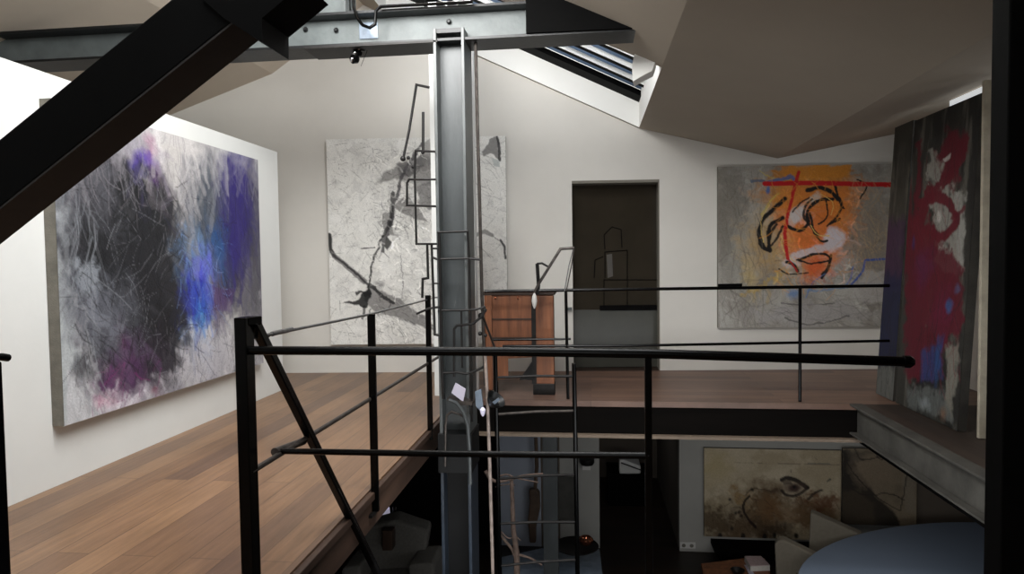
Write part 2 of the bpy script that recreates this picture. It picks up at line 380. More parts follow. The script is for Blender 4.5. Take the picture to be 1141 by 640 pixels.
# ------------------------------------------------------------------ steel column
cp = Vector((-.96, 4.75, LZ))
col = thing('steel_column', cp, 'grey painted steel H column rising from the lower floor through the void', 'column')
c0, c1, cy0, cy1 = -1.072, -.852, 4.6, 4.9
CT = ony(487, 40, 4.7).z
build('flange', lambda b: box(b, c0, c0 + .022, cy0, cy1, -.26, CT + .02), 'steelc', col, bevel=.003)
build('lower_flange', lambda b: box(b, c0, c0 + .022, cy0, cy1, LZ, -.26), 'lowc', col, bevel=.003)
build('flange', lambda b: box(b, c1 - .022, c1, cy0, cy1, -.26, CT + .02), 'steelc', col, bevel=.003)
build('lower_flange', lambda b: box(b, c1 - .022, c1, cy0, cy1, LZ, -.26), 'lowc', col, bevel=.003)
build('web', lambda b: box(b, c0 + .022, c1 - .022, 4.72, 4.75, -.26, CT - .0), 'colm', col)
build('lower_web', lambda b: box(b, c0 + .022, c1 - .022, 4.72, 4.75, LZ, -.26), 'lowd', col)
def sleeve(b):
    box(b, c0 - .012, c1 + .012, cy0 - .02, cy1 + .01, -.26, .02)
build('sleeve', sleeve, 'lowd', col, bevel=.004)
build('cap_plate', lambda b: box(b, c0 + .02, c1 - .02, cy0 + .01, cy1 - .01, CT - .012, CT + .018), 'steeld', col)
# pale slender column standing on the gallery behind it
pc = thing('plaster_pier', (-1.22, 6.0, 0), 'narrow white plaster pier standing on the gallery floor directly behind the steel column', 'pier')
xa, xb = ony(482, 300, 6.0).x, ony(529.3, 300, 6.0).x
build('shaft', lambda b: box(b, xa, xb, 6.0, 6.12, 0, 3.6), 'wall', pc)

# ------------------------------------------------------------------ tie beam
bz0 = 2.79; bz1 = 3.03
bx0, bx1 = -5.0, .47
tb = thing('tie_beam', (-1.5, 4.75, bz0), 'long grey steel I-beam crossing overhead and carried by the column', 'beam')
build('bottom_flange', lambda b: box(b, bx0, bx1, 4.62, 4.88, bz0, bz0 + .018), 'steeld', tb)
build('top_flange', lambda b: box(b, bx0, bx1, 4.62, 4.88, bz1 - .018, bz1), 'steeld', tb)
build('web', lambda b: box(b, bx0, bx1, 4.735, 4.765, bz0 + .018, bz1 - .018), 'steel', tb)
build('splice_plate', lambda b: box(b, ony(340, 60, 4.62).x, ony(488, 50, 4.62).x, 4.6, 4.86, bz0 - .014, bz0), 'rod', tb)
for px, py in ((500.5, 24.5), (375, 34), (341, 33)):
    p = ony(px, py, 4.73)
    build('bolt', lambda b, p=p: lathe(b, [(.016, 0), (.018, .012), (.010, .022)], p, 12, (0, -1, 0)), 'steeld', tb, smooth=True)
p = ony(410.5, 34, 4.728)
build('welded_patch', lambda b: box(b, p.x - .07, p.x + .07, 4.727, 4.735, p.z - .06, p.z + .06), 'bluegl', tb, bevel=.004)
pm = ony(507, 10, 4.6)
def flare(b):
    for i in range(3): box(b, ony(486 + i * 12, 9, 4.62).x, ony(494 + i * 12, 9, 4.62).x, 4.615, 4.70, bz1, bz1 + .03)
build('clamp', flare, 'cable', tb, bevel=.006)
# dark principal rafter meeting the beam end, with its gusset
def zroof(x): return 2.683 + (.55 - x) * .47
rf = thing('roof_rafter', (.4, 4.7, 2.9), 'black steel rafter sloping up leftward from the right end of the tie beam', 'rafter')
ra = Vector((.50, 4.74, 2.845)); rd = Vector((-1, 0, .475)).normalized()
q = [ra + Vector((.0, 0, .0)), ra + Vector((-.02, 0, -.06))]
def raf(b):
    bar(b, Vector((.52, 4.74, 2.84)), Vector((-1.9, 4.74, 2.84 + 2.42 * .475)), .22, .10)
build('flanged_section', raf, 'blackm', rf, bevel=.004)
def gus(b):
    prism(b, [(.50, 4.60, bz0 + .01), (-.42, 4.60, bz0 + .016), (-.42, 4.60, bz1 + .22), (.0, 4.60, bz1 + .06), (.50, 4.60, 2.87)], (0, .28, 0))
build('gusset', gus, 'blackm', rf)
# grey post from the beam up to the roof
tp = thing('truss_post', (-2.0, 4.75, bz1), 'light grey steel truss post standing on top of the tie beam', 'post')
t0, t1 = ony(324, 14, 4.64).x, ony(385, 14, 4.64).x
build('plate', lambda b: box(b, t0 + .05, t1, 4.72, 4.75, bz1, 3.80), 'steel', tp)
build('flange', lambda b: box(b, t0, t0 + .06, 4.64, 4.86, bz1, 3.80), 'steel', tp)
build('flange', lambda b: box(b, t1 - .015, t1, 4.64, 4.86, bz1, 3.7), 'steel', tp)

# ------------------------------------------------------------------ near black diagonal strut
ns = thing('diagonal_strut', (-1.4, 1.9, 1.7), 'thick black timber strut slanting across the upper left in front of everything', 'strut')
def strut(b):
    a0, a1 = ony(0, 155, 1.85), ony(190, 0, 1.85)
    d = (a1 - a0).normalized(); perp = Vector((d.z, 0, -d.x))
    th = .165
    s, e = a0 - d * 1.15, a1 + d * 1.7
    if s.x < XL + .02: s = a0 + d * ((XL + .02 - a0.x) / d.x)
    prism(b, [s, e, e + perp * th, s + perp * th], (0, .15, 0))
build('timber', strut, 'blackm', ns, bevel=.004)
def strutf(b):
    a0, a1 = ony(0, 155, 1.85), ony(190, 0, 1.85)
    d = (a1 - a0).normalized(); perp = Vector((d.z, 0, -d.x))
    s, e = a0 - d * .9, a1 + d * 1.6
    s += perp * .166; e += perp * .166
    prism(b, [s, e, e + perp * .006, s + perp * .006], (0, .15, 0))
build('underside_lining', strutf, 'brownd', ns)
def gp(b):
    pts = [ony(x, y, 1.84) for x, y in ((224, -2), (249, 20), (292, 47), (292, 20), (340, -20), (290, -70), (230, -40))]
    prism(b, pts, (0, .17, 0))
build('gusset', gp, 'blackm', ns)

# ------------------------------------------------------------------ helpers for rods
def P4(pts, y): return [ony(a, c, y) for a, c in pts]
def rodthing(name, label, cat, rods, mt='rod', group=None):
    o = thing(name, rods[0][0][0], label, cat, group)
    for pts, r in rods:
        build('rod', lambda b, pts=pts, r=r: tube(b, pts, r, 8), mt, o, smooth=True)
    return o
y = 4.58
rsc = rodthing('rod_sculpture', 'stepped black iron rod sculpture fixed along the left side of the column', 'sculpture', [
    (P4([(478.5, 97.5), (464, 94.5), (456, 145), (449, 178)], y), .009),
    (P4([(471.5, 125), (471.5, 169)], y), .010),
    (P4([(485, 169), (463, 168), (462, 190), (464, 272), (487, 272)], y), .008),
    (P4([(486, 200), (456, 200), (453.5, 204), (453.5, 229), (486, 230)], y), .008),
    (P4([(476, 272), (477, 310), (471, 311), (470.5, 332)], y), .009),
    (P4([(481, 273), (483, 330), (484.5, 373), (490, 374)], y), .009),
    (P4([(482, 277), (490, 277)], y), .007),
    (P4([(483, 316), (491, 316)], y), .006),
    (P4([(464, 350), (478, 344), (491, 342)], y), .008),
])
for px, py, r_ in ((449, 177, .02), (455, 176, .014), (471, 170, .013), (460, 186, .012)):
    build('knob', lambda b: bmesh.ops.create_icosphere(b, subdivisions=2, radius=r_, matrix=Matrix.Translation(ony(px, py, 4.585))), 'rod', rsc, smooth=True)
y = 4.56
cage = rodthing('rod_cage', 'black iron rod frame clamped across the front of the steel column', 'frame', [
    (P4([(487, 259), (521, 258), (523, 290), (525, 400), (526, 470)], y), .008),
    (P4([(482, 287), (487, 289), (522, 288), (535, 289.5)], y), .008),
    (P4([(488, 346), (514, 346), (531, 345), (541, 342)], y), .008),
    (P4([(514, 346), (515, 410)], y), .007),
    (P4([(506, 420), (506, 367), (509, 363), (527, 361), (537, 353), (541, 345)], y), .009),
    (P4([(492, 416), (510, 415), (520, 417), (531, 413), (541, 408)], y), .009),
    (P4([(489, 260), (491, 330), (492, 400), (494, 445)], y), .011),
])
rodthing('vertical_conduit', 'thin dark conduit running down the right side of the column from the tie beam', 'pipe', [
    ([ony(529.8, 46, 4.7), ony(532, 140, 4.7), ony(534.5, 230, 4.7), ony(537, 330, 4.7), ony(541, 430, 4.7)], .012)], 'rodl')
rodthing('drain_pipe', 'slim pale weathered pipe dropping past the balcony edge into the lower room', 'pipe', [
    ([ony(540.5, 395, 4.5), ony(543, 440, 4.5), ony(545.5, 510, 4.5), ony(549.5, 650, 4.5), ony(556, 860, 4.5)], .012)], 'pinkw')
rodthing('brace_rod', 'short slanting steel rod linking the column clamp to the ladder top', 'rod', [
    ([ony(538, 353, 4.6), ony(551.5, 388, 4.8)], .008)], 'rodl')
# twisted joint with connectors
for px, py, r_ in ((536, 352, .022), (540, 346, .017), (535, 372, .016), (541, 374, .013)):
    build('clamp', lambda b: bmesh.ops.create_icosphere(b, subdivisions=2, radius=r_, matrix=Matrix.Translation(ony(px, py, 4.6))), 'rod', cage, smooth=True)

# ladder in the void
yl = 4.85
ld = thing('steel_ladder', ony(600, 640, yl), 'black steel ladder standing in the void to the right of the column', 'ladder')
build('rail', lambda b: tube(b, [ony(551.5, 388, yl), ony(553.5, 470, yl), ony(557, 640, yl), ony(563, 860, yl)], .017, 10), 'black', ld, smooth=True)
build('rail', lambda b: tube(b, [ony(639.5, 405, yl), ony(641, 480, yl), ony(643.5, 640, yl), ony(647, 860, yl)], .017, 10), 'black', ld, smooth=True)
for a, c in (((553, 421), (640, 419.5)), ((554, 462), (640.5, 458)), ((554.5, 509), (641.5, 506)), ((555, 534), (642, 529)), ((556, 584), (643, 582)), ((557, 631), (643, 624)), ((558, 680), (644, 676)), ((560, 730), (645, 728))):
    build('rung', lambda b, a=a, c=c: tube(b, [ony(*a, yl), ony((a[0] + c[0]) / 2, (a[1] + c[1]) / 2 - 1, yl), ony(*c, yl)], .010, 8), 'rodl' if a[1] == 462 else 'rod', ld, smooth=True)

# ------------------------------------------------------------------ far balustrade
yf = 5.92
fr = thing('far_balustrade', (1.0, yf, 0), 'thin black railing along the far edge of the void in front of the doorway', 'railing')
build('top_rail', lambda b: tube(b, [ony(540, 325, yf), ony(640, 323.5, yf), ony(891, 320, yf), ony(991, 318.5, yf)], .014, 8), 'black', fr, smooth=True)
build('mid_rail', lambda b: tube(b, [ony(548, 379, yf), ony(636, 378, yf)], .010, 8), 'black', fr, smooth=True)
build('mid_rail', lambda b: tube(b, [ony(560, 386, yf), ony(700, 385.5, yf), ony(891, 382, yf), ony(991, 380, yf)], .012, 8), 'black', fr, smooth=True)
for a, c in (((891.5, 320), (891.3, 452)), ((630.5, 325), (633, 450))):
    build('baluster', lambda b, a=a, c=c: tube(b, [ony(*a, yf), ony(*c, yf)], .014, 8), 'black', fr, smooth=True)
build('flat_bar', lambda b: bar(b, ony(800, 318.5, yf - .01), ony(827, 318, yf - .01), .01, .03), 'black', fr)
hp = thing('grab_hoop', ony(615, 325, yf), 'bent steel grab hoop rising above the far railing by the doorway', 'handle')
build('hoop', lambda b: tube(b, P4([(595.5, 326), (600, 317), (624.5, 277.5), (640, 276.5)], yf - .02), .013, 8), 'rodl', hp, smooth=True)
build('stay', lambda b: tube(b, P4([(640, 276.5), (637, 295), (631, 325)], yf - .02), .005, 8), 'rodl', hp, smooth=True)
build('stay', lambda b: tube(b, P4([(639, 277), (634, 296), (629, 325)], yf - .02), .005, 8), 'cable', hp, smooth=True)
build('stub_post', lambda b: tube(b, P4([(598.5, 294), (600, 318), (599, 328)], yf), .016, 8), 'rod', hp, smooth=True)
build('link', lambda b: tube(b, P4([(598, 294), (604, 293.5), (611, 297.5)], yf), .009, 8), 'rod', hp, smooth=True)
build('bulb_finial', lambda b: lathe(b, [(.004, -.09), (.018, -.06), (.026, -.02), (.02, .02), (.006, .05)], ony(595.5, 333, yf - .03), 12), 'plastic', hp, smooth=True)

# ------------------------------------------------------------------ void side balustrade (left)
XB = XE + .012
lb = thing('left_balustrade', (XB, 3.5, 0), 'black posts with tension cable along the near-left gallery edge', 'railing')
for (yy, zt, zb) in ((3.488, .968, -.12),):
    build('post', lambda b, yy=yy, zt=zt, zb=zb: box(b, XB - .004, XB + .036, yy - .012, yy + .012, zb, zt), 'black', lb, bevel=.003)
build('post', lambda b: box(b, XB - .012, XB + .026, 4.79, 4.815, -.08, onx(472, 330, XB).z), 'black', lb, bevel=.003)
build('fixing_plate', lambda b: box(b, XB, XB + .02, 3.42, 3.55, -.135, -.12), 'rod', lb)
build('cable', lambda b: tube(b, [(XB, 2.2, .985), (XB, 3.488, .964), (XB, 5.18, .966)], .0065, 8), 'cable', lb, smooth=True)
build('turnbuckle', lambda b: tube(b, [onx(303, 372.5, XB), onx(308, 371, XB), onx(318, 369, XB), onx(325, 367, XB)], .010, 8), 'cable', lb, smooth=True)
build('cable_tail', lambda b: tube(b, [onx(290, 377, XB), onx(298, 376, XB), onx(304, 371.5, XB)], .003, 6, 4), 'rod', lb, smooth=True)
build('lower_rod', lambda b: tube(b, [(XB, 2.2, .512), (XB, 3.5, .502), (XB, 5.15, .49)], .011, 8), 'rodl', lb, smooth=True)

# near rail group
nr = thing('near_balustrade', (-.2, 2.2, 0), 'heavy black balustrade in the foreground spanning left to right', 'railing')
XN = XE
build('newel_post', lambda b: box(b, onx(254.7, 400, XN).x - .022, XN + .022, 2.175, 2.235, -.3, 1.062), 'black', nr, bevel=.004)
build('top_rail', lambda b: tube(b, [(XN, 2.2, .945), (-.3, 2.2, .944), (.2, 2.195, .939), (.6, 2.18, .930), (.965, 2.16, .922)], .0155, 12), 'black', nr, smooth=True)
build('rail_end_cap', lambda b: lathe(b, [(.019, 0), (.02, .018), (.012, .03)], (.957, 2.16, .922), 14, (1, 0, -.02)), 'black', nr, smooth=True)
build('mid_rail', lambda b: tube(b, [onx(310, 503, XN), ony(500, 506, 2.3), (.19, 2.2, ony(722, 508, 2.2).z)], .0115, 10), 'black', nr, smooth=True)
build('baluster', lambda b: box(b, .176, .199, 2.19, 2.215, -.05, .935), 'black', nr, bevel=.003)
build('corner_joint', lambda b: tube(b, [onx(306, 504, XN), onx(338, 492, XN)], .016, 10), 'rodl', nr, smooth=True)
br_ = thing('stair_handrail', (XN, 3, 0), 'black square handrail slanting down from the thick newel post into the void', 'handrail')
def sh(b):
    a, c = Vector((XN + .02, 2.235, 1.045)), onx(421, 640, XN + .02)
    d = (c - a).normalized(); bar(b, a, c + d * 1.2, .034, .034)
    bar(b, Vector((XN, 2.2, 1.047)), Vector((XN + .02, 2.26, 1.047)), .05, .03)
build('rail', sh, 'black', br_, bevel=.004)
def glint(b):
    a, c = Vector((XN + .02, 2.235, 1.045)), onx(421, 640, XN + .02); d = (c - a).normalized()
    u = Vector((0, -d.z, d.y)); a2 = onx(372, 548, XN + .02)
    bar(b, a2 + u * .0175 + Vector((.013, 0, 0)), c + d * .3 + u * .0175 + Vector((.013, 0, 0)), .008, .003)
build('highlight_strip', glint, 'chrome', br_)  # bright strip stands for a highlight along the handrail
ep = thing('edge_post', (XN, 1.24, 0), 'slim black post with rounded cap at the extreme left edge', 'post')
ex = onx(11, 640, XN).y
build('post', lambda b: box(b, XN - .05, XN + .004, 1.18, ex + .0, -.1, 1.055), 'black', ep, bevel=.003)
build('cap', lambda b: tube(b, [onx(-30, 398, XN), onx(2, 398, XN), onx(9, 399, XN)], .008, 10), 'black', ep, smooth=True)

# right-hand black pillar and cream door stile
bp_ = thing('black_pillar', (1.15, 1.7, 0), 'matt black pillar filling the extreme right edge of the view', 'pillar')
pxl = ony(1100.5, 300, 1.75).x
build('shaft', lambda b: (box(b, pxl, pxl + .35, 1.68, 1.75, 0, 2.28)), 'blackm', bp_, bevel=.004)
ct = thing('cream_post', (2.6, 4.78, 0), 'slim cream painted post with flaking marks beside the leaning dark canvases', 'post')
def cpost(b):
    x0, x1 = ony(1091, 300, 4.80).x, ony(1106, 300, 4.80).x
    box(b, x0, x1, 4.77, 4.80, .004, 2.40)
build('shaft', cpost, 'cream', ct, bevel=.003)

# ------------------------------------------------------------------ wooden cabinet at the far edge
yc = 6.12
def cx(px): return ony(px, 400, yc).x
def cz(py): return ony(580, py, yc).z
wc = thing('wooden_cabinet', (cx(580), yc, 0), 'orange pine cabinet on tall legs standing beside the dark doorway', 'cabinet')
build('front_panel', lambda b: prism(b, [(cx(544), yc, cz(329)), (cx(617), yc, cz(329)), (cx(617), yc, cz(397)), (cx(566), yc, cz(400)), (cx(566), yc, cz(422)), (cx(549), yc, cz(424)), (cx(549), yc, cz(398)), (cx(544), yc, cz(398))], (0, .02, 0)), 'wood', wc)
build('side_panel', lambda b: box(b, cx(540.5), cx(544.5), yc, yc + .3, .0, cz(329)), 'wood', wc)
build('lid', lambda b: box(b, cx(538), cx(619), yc - .02, yc + .32, cz(329), cz(325)), 'woodd', wc, bevel=.006)
build('moulding', lambda b: box(b, cx(548), cx(593), yc - .012, yc, cz(356.5), cz(355)), 'woodd', wc)
build('moulding', lambda b: box(b, cx(548), cx(593), yc - .012, yc, cz(378.5), cz(376)), 'woodd', wc)
build('stile', lambda b: box(b, cx(542), cx(549), yc - .02, yc, .04, cz(329)), 'wood', wc, bevel=.004)
build('leg', lambda b: box(b, cx(594.5), cx(617.5), yc - .03, yc + .1, cz(427), cz(330)), 'wood', wc, bevel=.004)
build('foot', lambda b: box(b, cx(594), cx(618), yc - .035, yc + .1, 0, cz(427)), 'rod', wc, bevel=.006)
build('iron_strap', lambda b: box(b, cx(593), cx(598), yc - .036, yc - .03, cz(427), cz(330)), 'rod', wc)
build('corner_brace', lambda b: prism(b, [(cx(578), yc + .02, cz(424)), (cx(595), yc + .02, cz(424)), (cx(595), yc + .02, cz(400))], (0, .03, 0)), 'rod', wc)
for q in (553, 578): build('dowel', lambda b, q=q: lathe(b, [(.012, 0), (.012, .012), (.004, .016)], (cx(q), yc - .002, cz(332)), 10, (0, -1, 0)), 'copper', wc)
tag(build('wall_bracket', lambda b: prism(b, [wb(-.28, .001, ony(600, 346, 7.4).z), wb(DX0 - .01, .001, ony(600, 346, 7.4).z), wb(DX0 - .01, .05, ony(600, 346, 7.4).z), wb(-.28, .05, ony(600, 346, 7.4).z)], (0, 0, .03)), 'steel'), 'small grey metal bracket on the wall left of the dark doorway', 'bracket')

# ------------------------------------------------------------------ clutter on the column above the floor edge
tag(build('paper_sheet', lambda b: prism(b, [ony(a, c, 4.5) for a, c in ((507.5, 427), (519, 434), (516, 448), (503, 438))], (0, .004, .002)), 'paper'), 'small white sheet of paper tucked on the column', 'paper')
tag(build('metal_shelf', lambda b: prism(b, [ony(a, c, 4.5) for a, c in ((498, 444), (515, 447), (526, 449), (526, 452), (513, 452), (498, 447))], (0, .12, 0)), 'rodl'), 'small bent metal shelf under the paper on the column', 'shelf')
rodthing('bent_pipe', 'large arched grey pipe bending down the front of the column', 'pipe', [
    ([ony(*p, 4.48) for p in ((500, 446), (508, 449), (516, 459), (521, 474), (523, 500), (524, 540))], .013)], 'colm')
rodthing('hooked_cable', 'smaller arched dark cable left of the bent pipe', 'cable', [
    ([ony(*p, 4.5) for p in ((496, 520), (496.5, 475), (498, 463), (503, 459), (512, 462), (520, 466))], .008)], 'rodl')
wl = thing('work_lamp', ony(542, 446, 4.45), 'blue grey enamel work lamp clipped beside the column', 'lamp')
build('reflector', lambda b: prism(b, [ony(a, c, 4.46) for a, c in ((529, 437), (536, 434), (538, 452), (537, 461), (530, 453))], (0, .03, 0)), 'bluegl', wl, bevel=.004)
build('shade', lambda b: lathe(b, [(.02, 0), (.05, .03), (.072, .07), (.07, .07), (.045, .035)], ony(547, 452, 4.5), 20, (.5, -.25, .6)), 'steeld', wl, smooth=True)
build('visor', lambda b: prism(b, [ony(a, c, 4.44) for a, c in ((545, 451), (555, 444), (557, 446), (549, 453))], (0, .02, 0)), 'bluegl', wl)
build('bulb', lambda b: lathe(b, [(.006, 0), (.016, .02), (.02, .045), (.008, .06)], ony(538, 464, 4.45), 12), 'lamp', wl, smooth=True)

# ------------------------------------------------------------------ things on / under the tie beam
rodthing('black_conduit', 'black conduit bent over the top of the tie beam and hooking down its face', 'pipe', [
    ([ony(*p, 4.58) for p in ((393.5, -12), (394, 8), (398, 20), (404, 28), (412, 31), (418, 27), (419, 12), (424, 7.5), (450, 6), (515, 3), (527, 2))], .011)], 'black')
sp = thing('spotlight_cluster', ony(400, 60, 4.7), 'small black and chrome spotlight cluster hanging below the tie beam', 'spotlight')
build('stem', lambda b: tube(b, [ony(404, 49, 4.7), ony(401, 54, 4.7), ony(397, 64, 4.7)], .010, 8), 'black', sp, smooth=True)
for px, py in ((402.5, 53), (398, 59), (395, 66)):
    c = ony(px, py, 4.69)
    build('spot_head', lambda b, c=c: lathe(b, [(.014, -.035), (.03, -.02), (.032, .018), (.022, .026)], c, 14, (-.6, -.7, -.2)), 'black', sp, smooth=True)
    build('lens', lambda b, c=c: lathe(b, [(.02, .026), (.017, .032), (.004, .036)], c, 14, (-.6, -.7, -.2)), 'chrome', sp, smooth=True)
build('loose_wire', lambda b: tube(b, [ony(404, 54, 4.7), ony(409, 56, 4.7), ony(406, 64, 4.7), ony(402, 74, 4.7)], .002, 6, 4), 'black', sp, smooth=True)
bc = build('blind_cassette', lambda b: prism(b, [ony(a, c, 5.1) for a, c in ((705, 91), (704, 72), (712, 41), (728, 37), (735, 54), (727, 79), (717, 84))], (0.02, .16, 0)), 'reveal', bevel=.004)
tag(bc, 'faceted white blind housing at the lower corner of the skylight', 'blind')
# ------------------------------------------------------------------ painted canvases
def vnoise(w, h, sx, sy, seed):
    r = np.random.RandomState(seed); g = r.rand(int(sy) + 3, int(sx) + 3)
    X = np.linspace(0, sx, w); Y = np.linspace(0, sy, h); xi = X.astype(int); yi = Y.astype(int)
    fx = X - xi; fy = Y - yi; fx = fx * fx * (3 - 2 * fx); fy = fy * fy * (3 - 2 * fy)
    a = g[np.ix_(yi, xi)]; b = g[np.ix_(yi, xi + 1)]; c = g[np.ix_(yi + 1, xi)]; d = g[np.ix_(yi + 1, xi + 1)]
    fx = fx[None, :]; fy = fy[:, None]
    return (a * (1 - fx) + b * fx) * (1 - fy) + (c * (1 - fx) + d * fx) * fy
def fbm(w, h, sx, sy, seed, o=5):
    t = 0; a = 1; s = 0
    for k in range(o):
        if sx * 2 ** k > w or sy * 2 ** k > h: pass
        t = t + a * vnoise(w, h, sx * 2 ** k, sy * 2 ** k, seed + k * 17); s += a; a *= .55
    return t / s
class Canvas:
    """a flat canvas: origin at its upper left, ex to the right, ey down (metres)"""
    def __init__(s, O, ex, ey, W, Hh, res, hit):
        s.O, s.ex, s.ey, s.W, s.H, s.hit = O, ex, ey, W, Hh, hit
        s.w = int(W * res) + 1; s.h = int(Hh * res) + 1
        s.U, s.V = np.meshgrid(np.linspace(0, W, s.w), np.linspace(0, Hh, s.h))
        s.A = np.zeros((s.h, s.w, 3)); s.bs = 1.0
        s.wx = (fbm(s.w, s.h, 14 * W, 14 * Hh, 5) - .5); s.wy = (fbm(s.w, s.h, 14 * W, 14 * Hh, 55) - .5)
    def uv(s, px, py):
        p = s.hit(px, py) - s.O; return (p.dot(s.ex), p.dot(s.ey))
    def fill(s, rgb): s.A[:] = lin(rgb)
    def blend(s, mask, rgb):
        m = np.clip(mask, 0, 1)[..., None]; s.A = s.A * (1 - m) + np.array(lin(rgb)) * m
    def tex(s, rgb, sx, sy, lo, hi, amt, seed, rot=0):
        n = fbm(s.w, s.h, sx * s.W, sy * s.H, seed); s.blend(np.clip((n - lo) / (hi - lo), 0, 1) * amt, rgb)
    def coords(s, warp):
        return s.U + s.wx * warp, s.V + s.wy * warp
    def blob(s, px, py, rx, ry, rgb, amt=1, soft=.5, warp=.15, rot=0, brk=0, seed=1):
        cu, cv = s.uv(px, py); rx, ry = rx * s.bs, ry * s.bs; U, V = s.coords(warp); c, q = math.cos(rot), math.sin(rot)
        du, dv = U - cu, V - cv; a = (du * c + dv * q) / rx; b = (-du * q + dv * c) / ry
        d = np.sqrt(a * a + b * b); m = np.clip((1 - d) / soft, 0, 1) * amt
        if brk: n = fbm(s.w, s.h, 10 * s.W, 5 * s.H, seed); m = m * np.clip((n - .5 + (1 - brk) * .5) * 5, 0, 1)
        s.blend(m, rgb)
    def segd(s, U, V, pts):
        D = np.full(U.shape, 9.)
        for (x0, y0), (x1, y1) in zip(pts, pts[1:]):
            dx, dy = x1 - x0, y1 - y0; l = dx * dx + dy * dy + 1e-9
            t = np.clip(((U - x0) * dx + (V - y0) * dy) / l, 0, 1)
            D = np.minimum(D, np.hypot(U - x0 - t * dx, V - y0 - t * dy))
        return D
    def stroke(s, pts, w, rgb, amt=1, warp=.02, soft=.35, brk=0, seed=3, px=True, curve=False):
        P = [s.uv(*p) for p in pts] if px else pts
        if curve and len(P) > 2:
            Q = []
            for i in range(len(P) - 1):
                p0, p1, p2, p3 = [np.array(P[k]) for k in (max(i - 1, 0), i, i + 1, min(i + 2, len(P) - 1))]
                for k in range(5):
                    t = k / 5; Q.append(tuple(.5 * (2 * p1 + (p2 - p0) * t + (2 * p0 - 5 * p1 + 4 * p2 - p3) * t * t + (3 * p1 - p0 - 3 * p2 + p3) * t ** 3)))
            P = Q + [P[-1]]
        U, V = s.coords(warp); d = s.segd(U, V, P) / (w / 2)
        m = np.clip((1 - d) / soft, 0, 1) * amt
        if brk: n = fbm(s.w, s.h, 22 * s.W, 22 * s.H, seed); m = m * np.clip((n - .5 + (1 - brk) * .5) * 6, 0, 1)
        s.blend(m, rgb)
    def poly(s, pts, rgb, amt=1, warp=.04, soft=.01, brk=0, seed=9):
        P = [s.uv(*p) for p in pts]; U, V = s.coords(warp); ins = np.zeros(U.shape, bool); n = len(P)
        for i in range(n):
            (x0, y0), (x1, y1) = P[i], P[(i + 1) % n]
            c = ((y0 > V) != (y1 > V)) & (U < (x1 - x0) * (V - y0) / ((y1 - y0) or 1e-9) + x0); ins ^= c
        d = s.segd(U, V, P + [P[0]]); m = np.where(ins, np.clip(d / soft, 0, 1), 0) * amt
        if brk: n_ = fbm(s.w, s.h, 9 * s.W, 9 * s.H, seed); m = m * np.clip((n_ - .5 + (1 - brk) * .5) * 5, 0, 1)
        s.blend(m, rgb)
    def scratches(s, n, box, ln, ang, spread, wd, rgb, amt, seed):
        r = random.Random(seed)
        for k in range(n):
            px, py = r.uniform(box[0], box[2]), r.uniform(box[1], box[3]); u, v = s.uv(px, py)
            a = ang + r.gauss(0, spread); L = ln * r.uniform(.4, 1.3); P = [(u, v)]
            for q in range(4):
                a += r.gauss(0, .22); u += math.cos(a) * L / 4; v += math.sin(a) * L / 4; P.append((u, v))
            mU = [p[0] for p in P]; mV = [p[1] for p in P]; pad = wd * 2 + .02
            i0 = max(0, int((min(mU) - pad) / s.W * (s.w - 1))); i1 = min(s.w, int((max(mU) + pad) / s.W * (s.w - 1)) + 2)
            j0 = max(0, int((min(mV) - pad) / s.H * (s.h - 1))); j1 = min(s.h, int((max(mV) + pad) / s.H * (s.h - 1)) + 2)
            if i1 <= i0 or j1 <= j0: continue
            d = s.segd(s.U[j0:j1, i0:i1], s.V[j0:j1, i0:i1], P)
            ww = wd * r.uniform(.5, 1.2); m = (np.clip(1.3 - d / ww, 0, 1) * amt * r.uniform(.4, 1))[..., None]
            s.A[j0:j1, i0:i1] = s.A[j0:j1, i0:i1] * (1 - m) + np.array(lin(rgb)) * m
    def dabs(s, n, ln, wd, ang, spread, jit, amt, seed, box=None):
        r = random.Random(seed)
        for k in range(n):
            if box:
                u, v = s.uv(r.uniform(box[0], box[2]), r.uniform(box[1], box[3]))
            else: u, v = r.uniform(0, s.W), r.uniform(0, s.H)
            i, j = int(u / s.W * (s.w - 1)), int(v / s.H * (s.h - 1))
            if not (0 <= i < s.w and 0 <= j < s.h): continue
            c_ = s.A[j, i] * math.exp(r.gauss(0, jit)); a = ang + r.gauss(0, spread); L = ln * r.uniform(.4, 1.3); w_ = wd * r.uniform(.4, 1.2)
            u2, v2 = u + math.cos(a) * L, v + math.sin(a) * L; b_ = r.gauss(0, .25) * L
            P = [(u, v), ((u + u2) / 2 - math.sin(a) * b_, (v + v2) / 2 + math.cos(a) * b_), (u2, v2)]
            pad = w_ + .02; mU = [p[0] for p in P]; mV = [p[1] for p in P]
            i0 = max(0, int((min(mU) - pad) / s.W * (s.w - 1))); i1 = min(s.w, int((max(mU) + pad) / s.W * (s.w - 1)) + 2)
            j0 = max(0, int((min(mV) - pad) / s.H * (s.h - 1))); j1 = min(s.h, int((max(mV) + pad) / s.H * (s.h - 1)) + 2)
            if i1 <= i0 or j1 <= j0: continue
            sl = (slice(j0, j1), slice(i0, i1))
            U = s.U[sl] + s.wx[sl] * .03; V = s.V[sl] + s.wy[sl] * .03
            d = s.segd(U, V, P) / (w_ / 2); m = (np.clip((1 - d) / .35, 0, 1) * amt * r.uniform(.4, 1))[..., None]
            s.A[sl] = s.A[sl] * (1 - m) + c_ * m
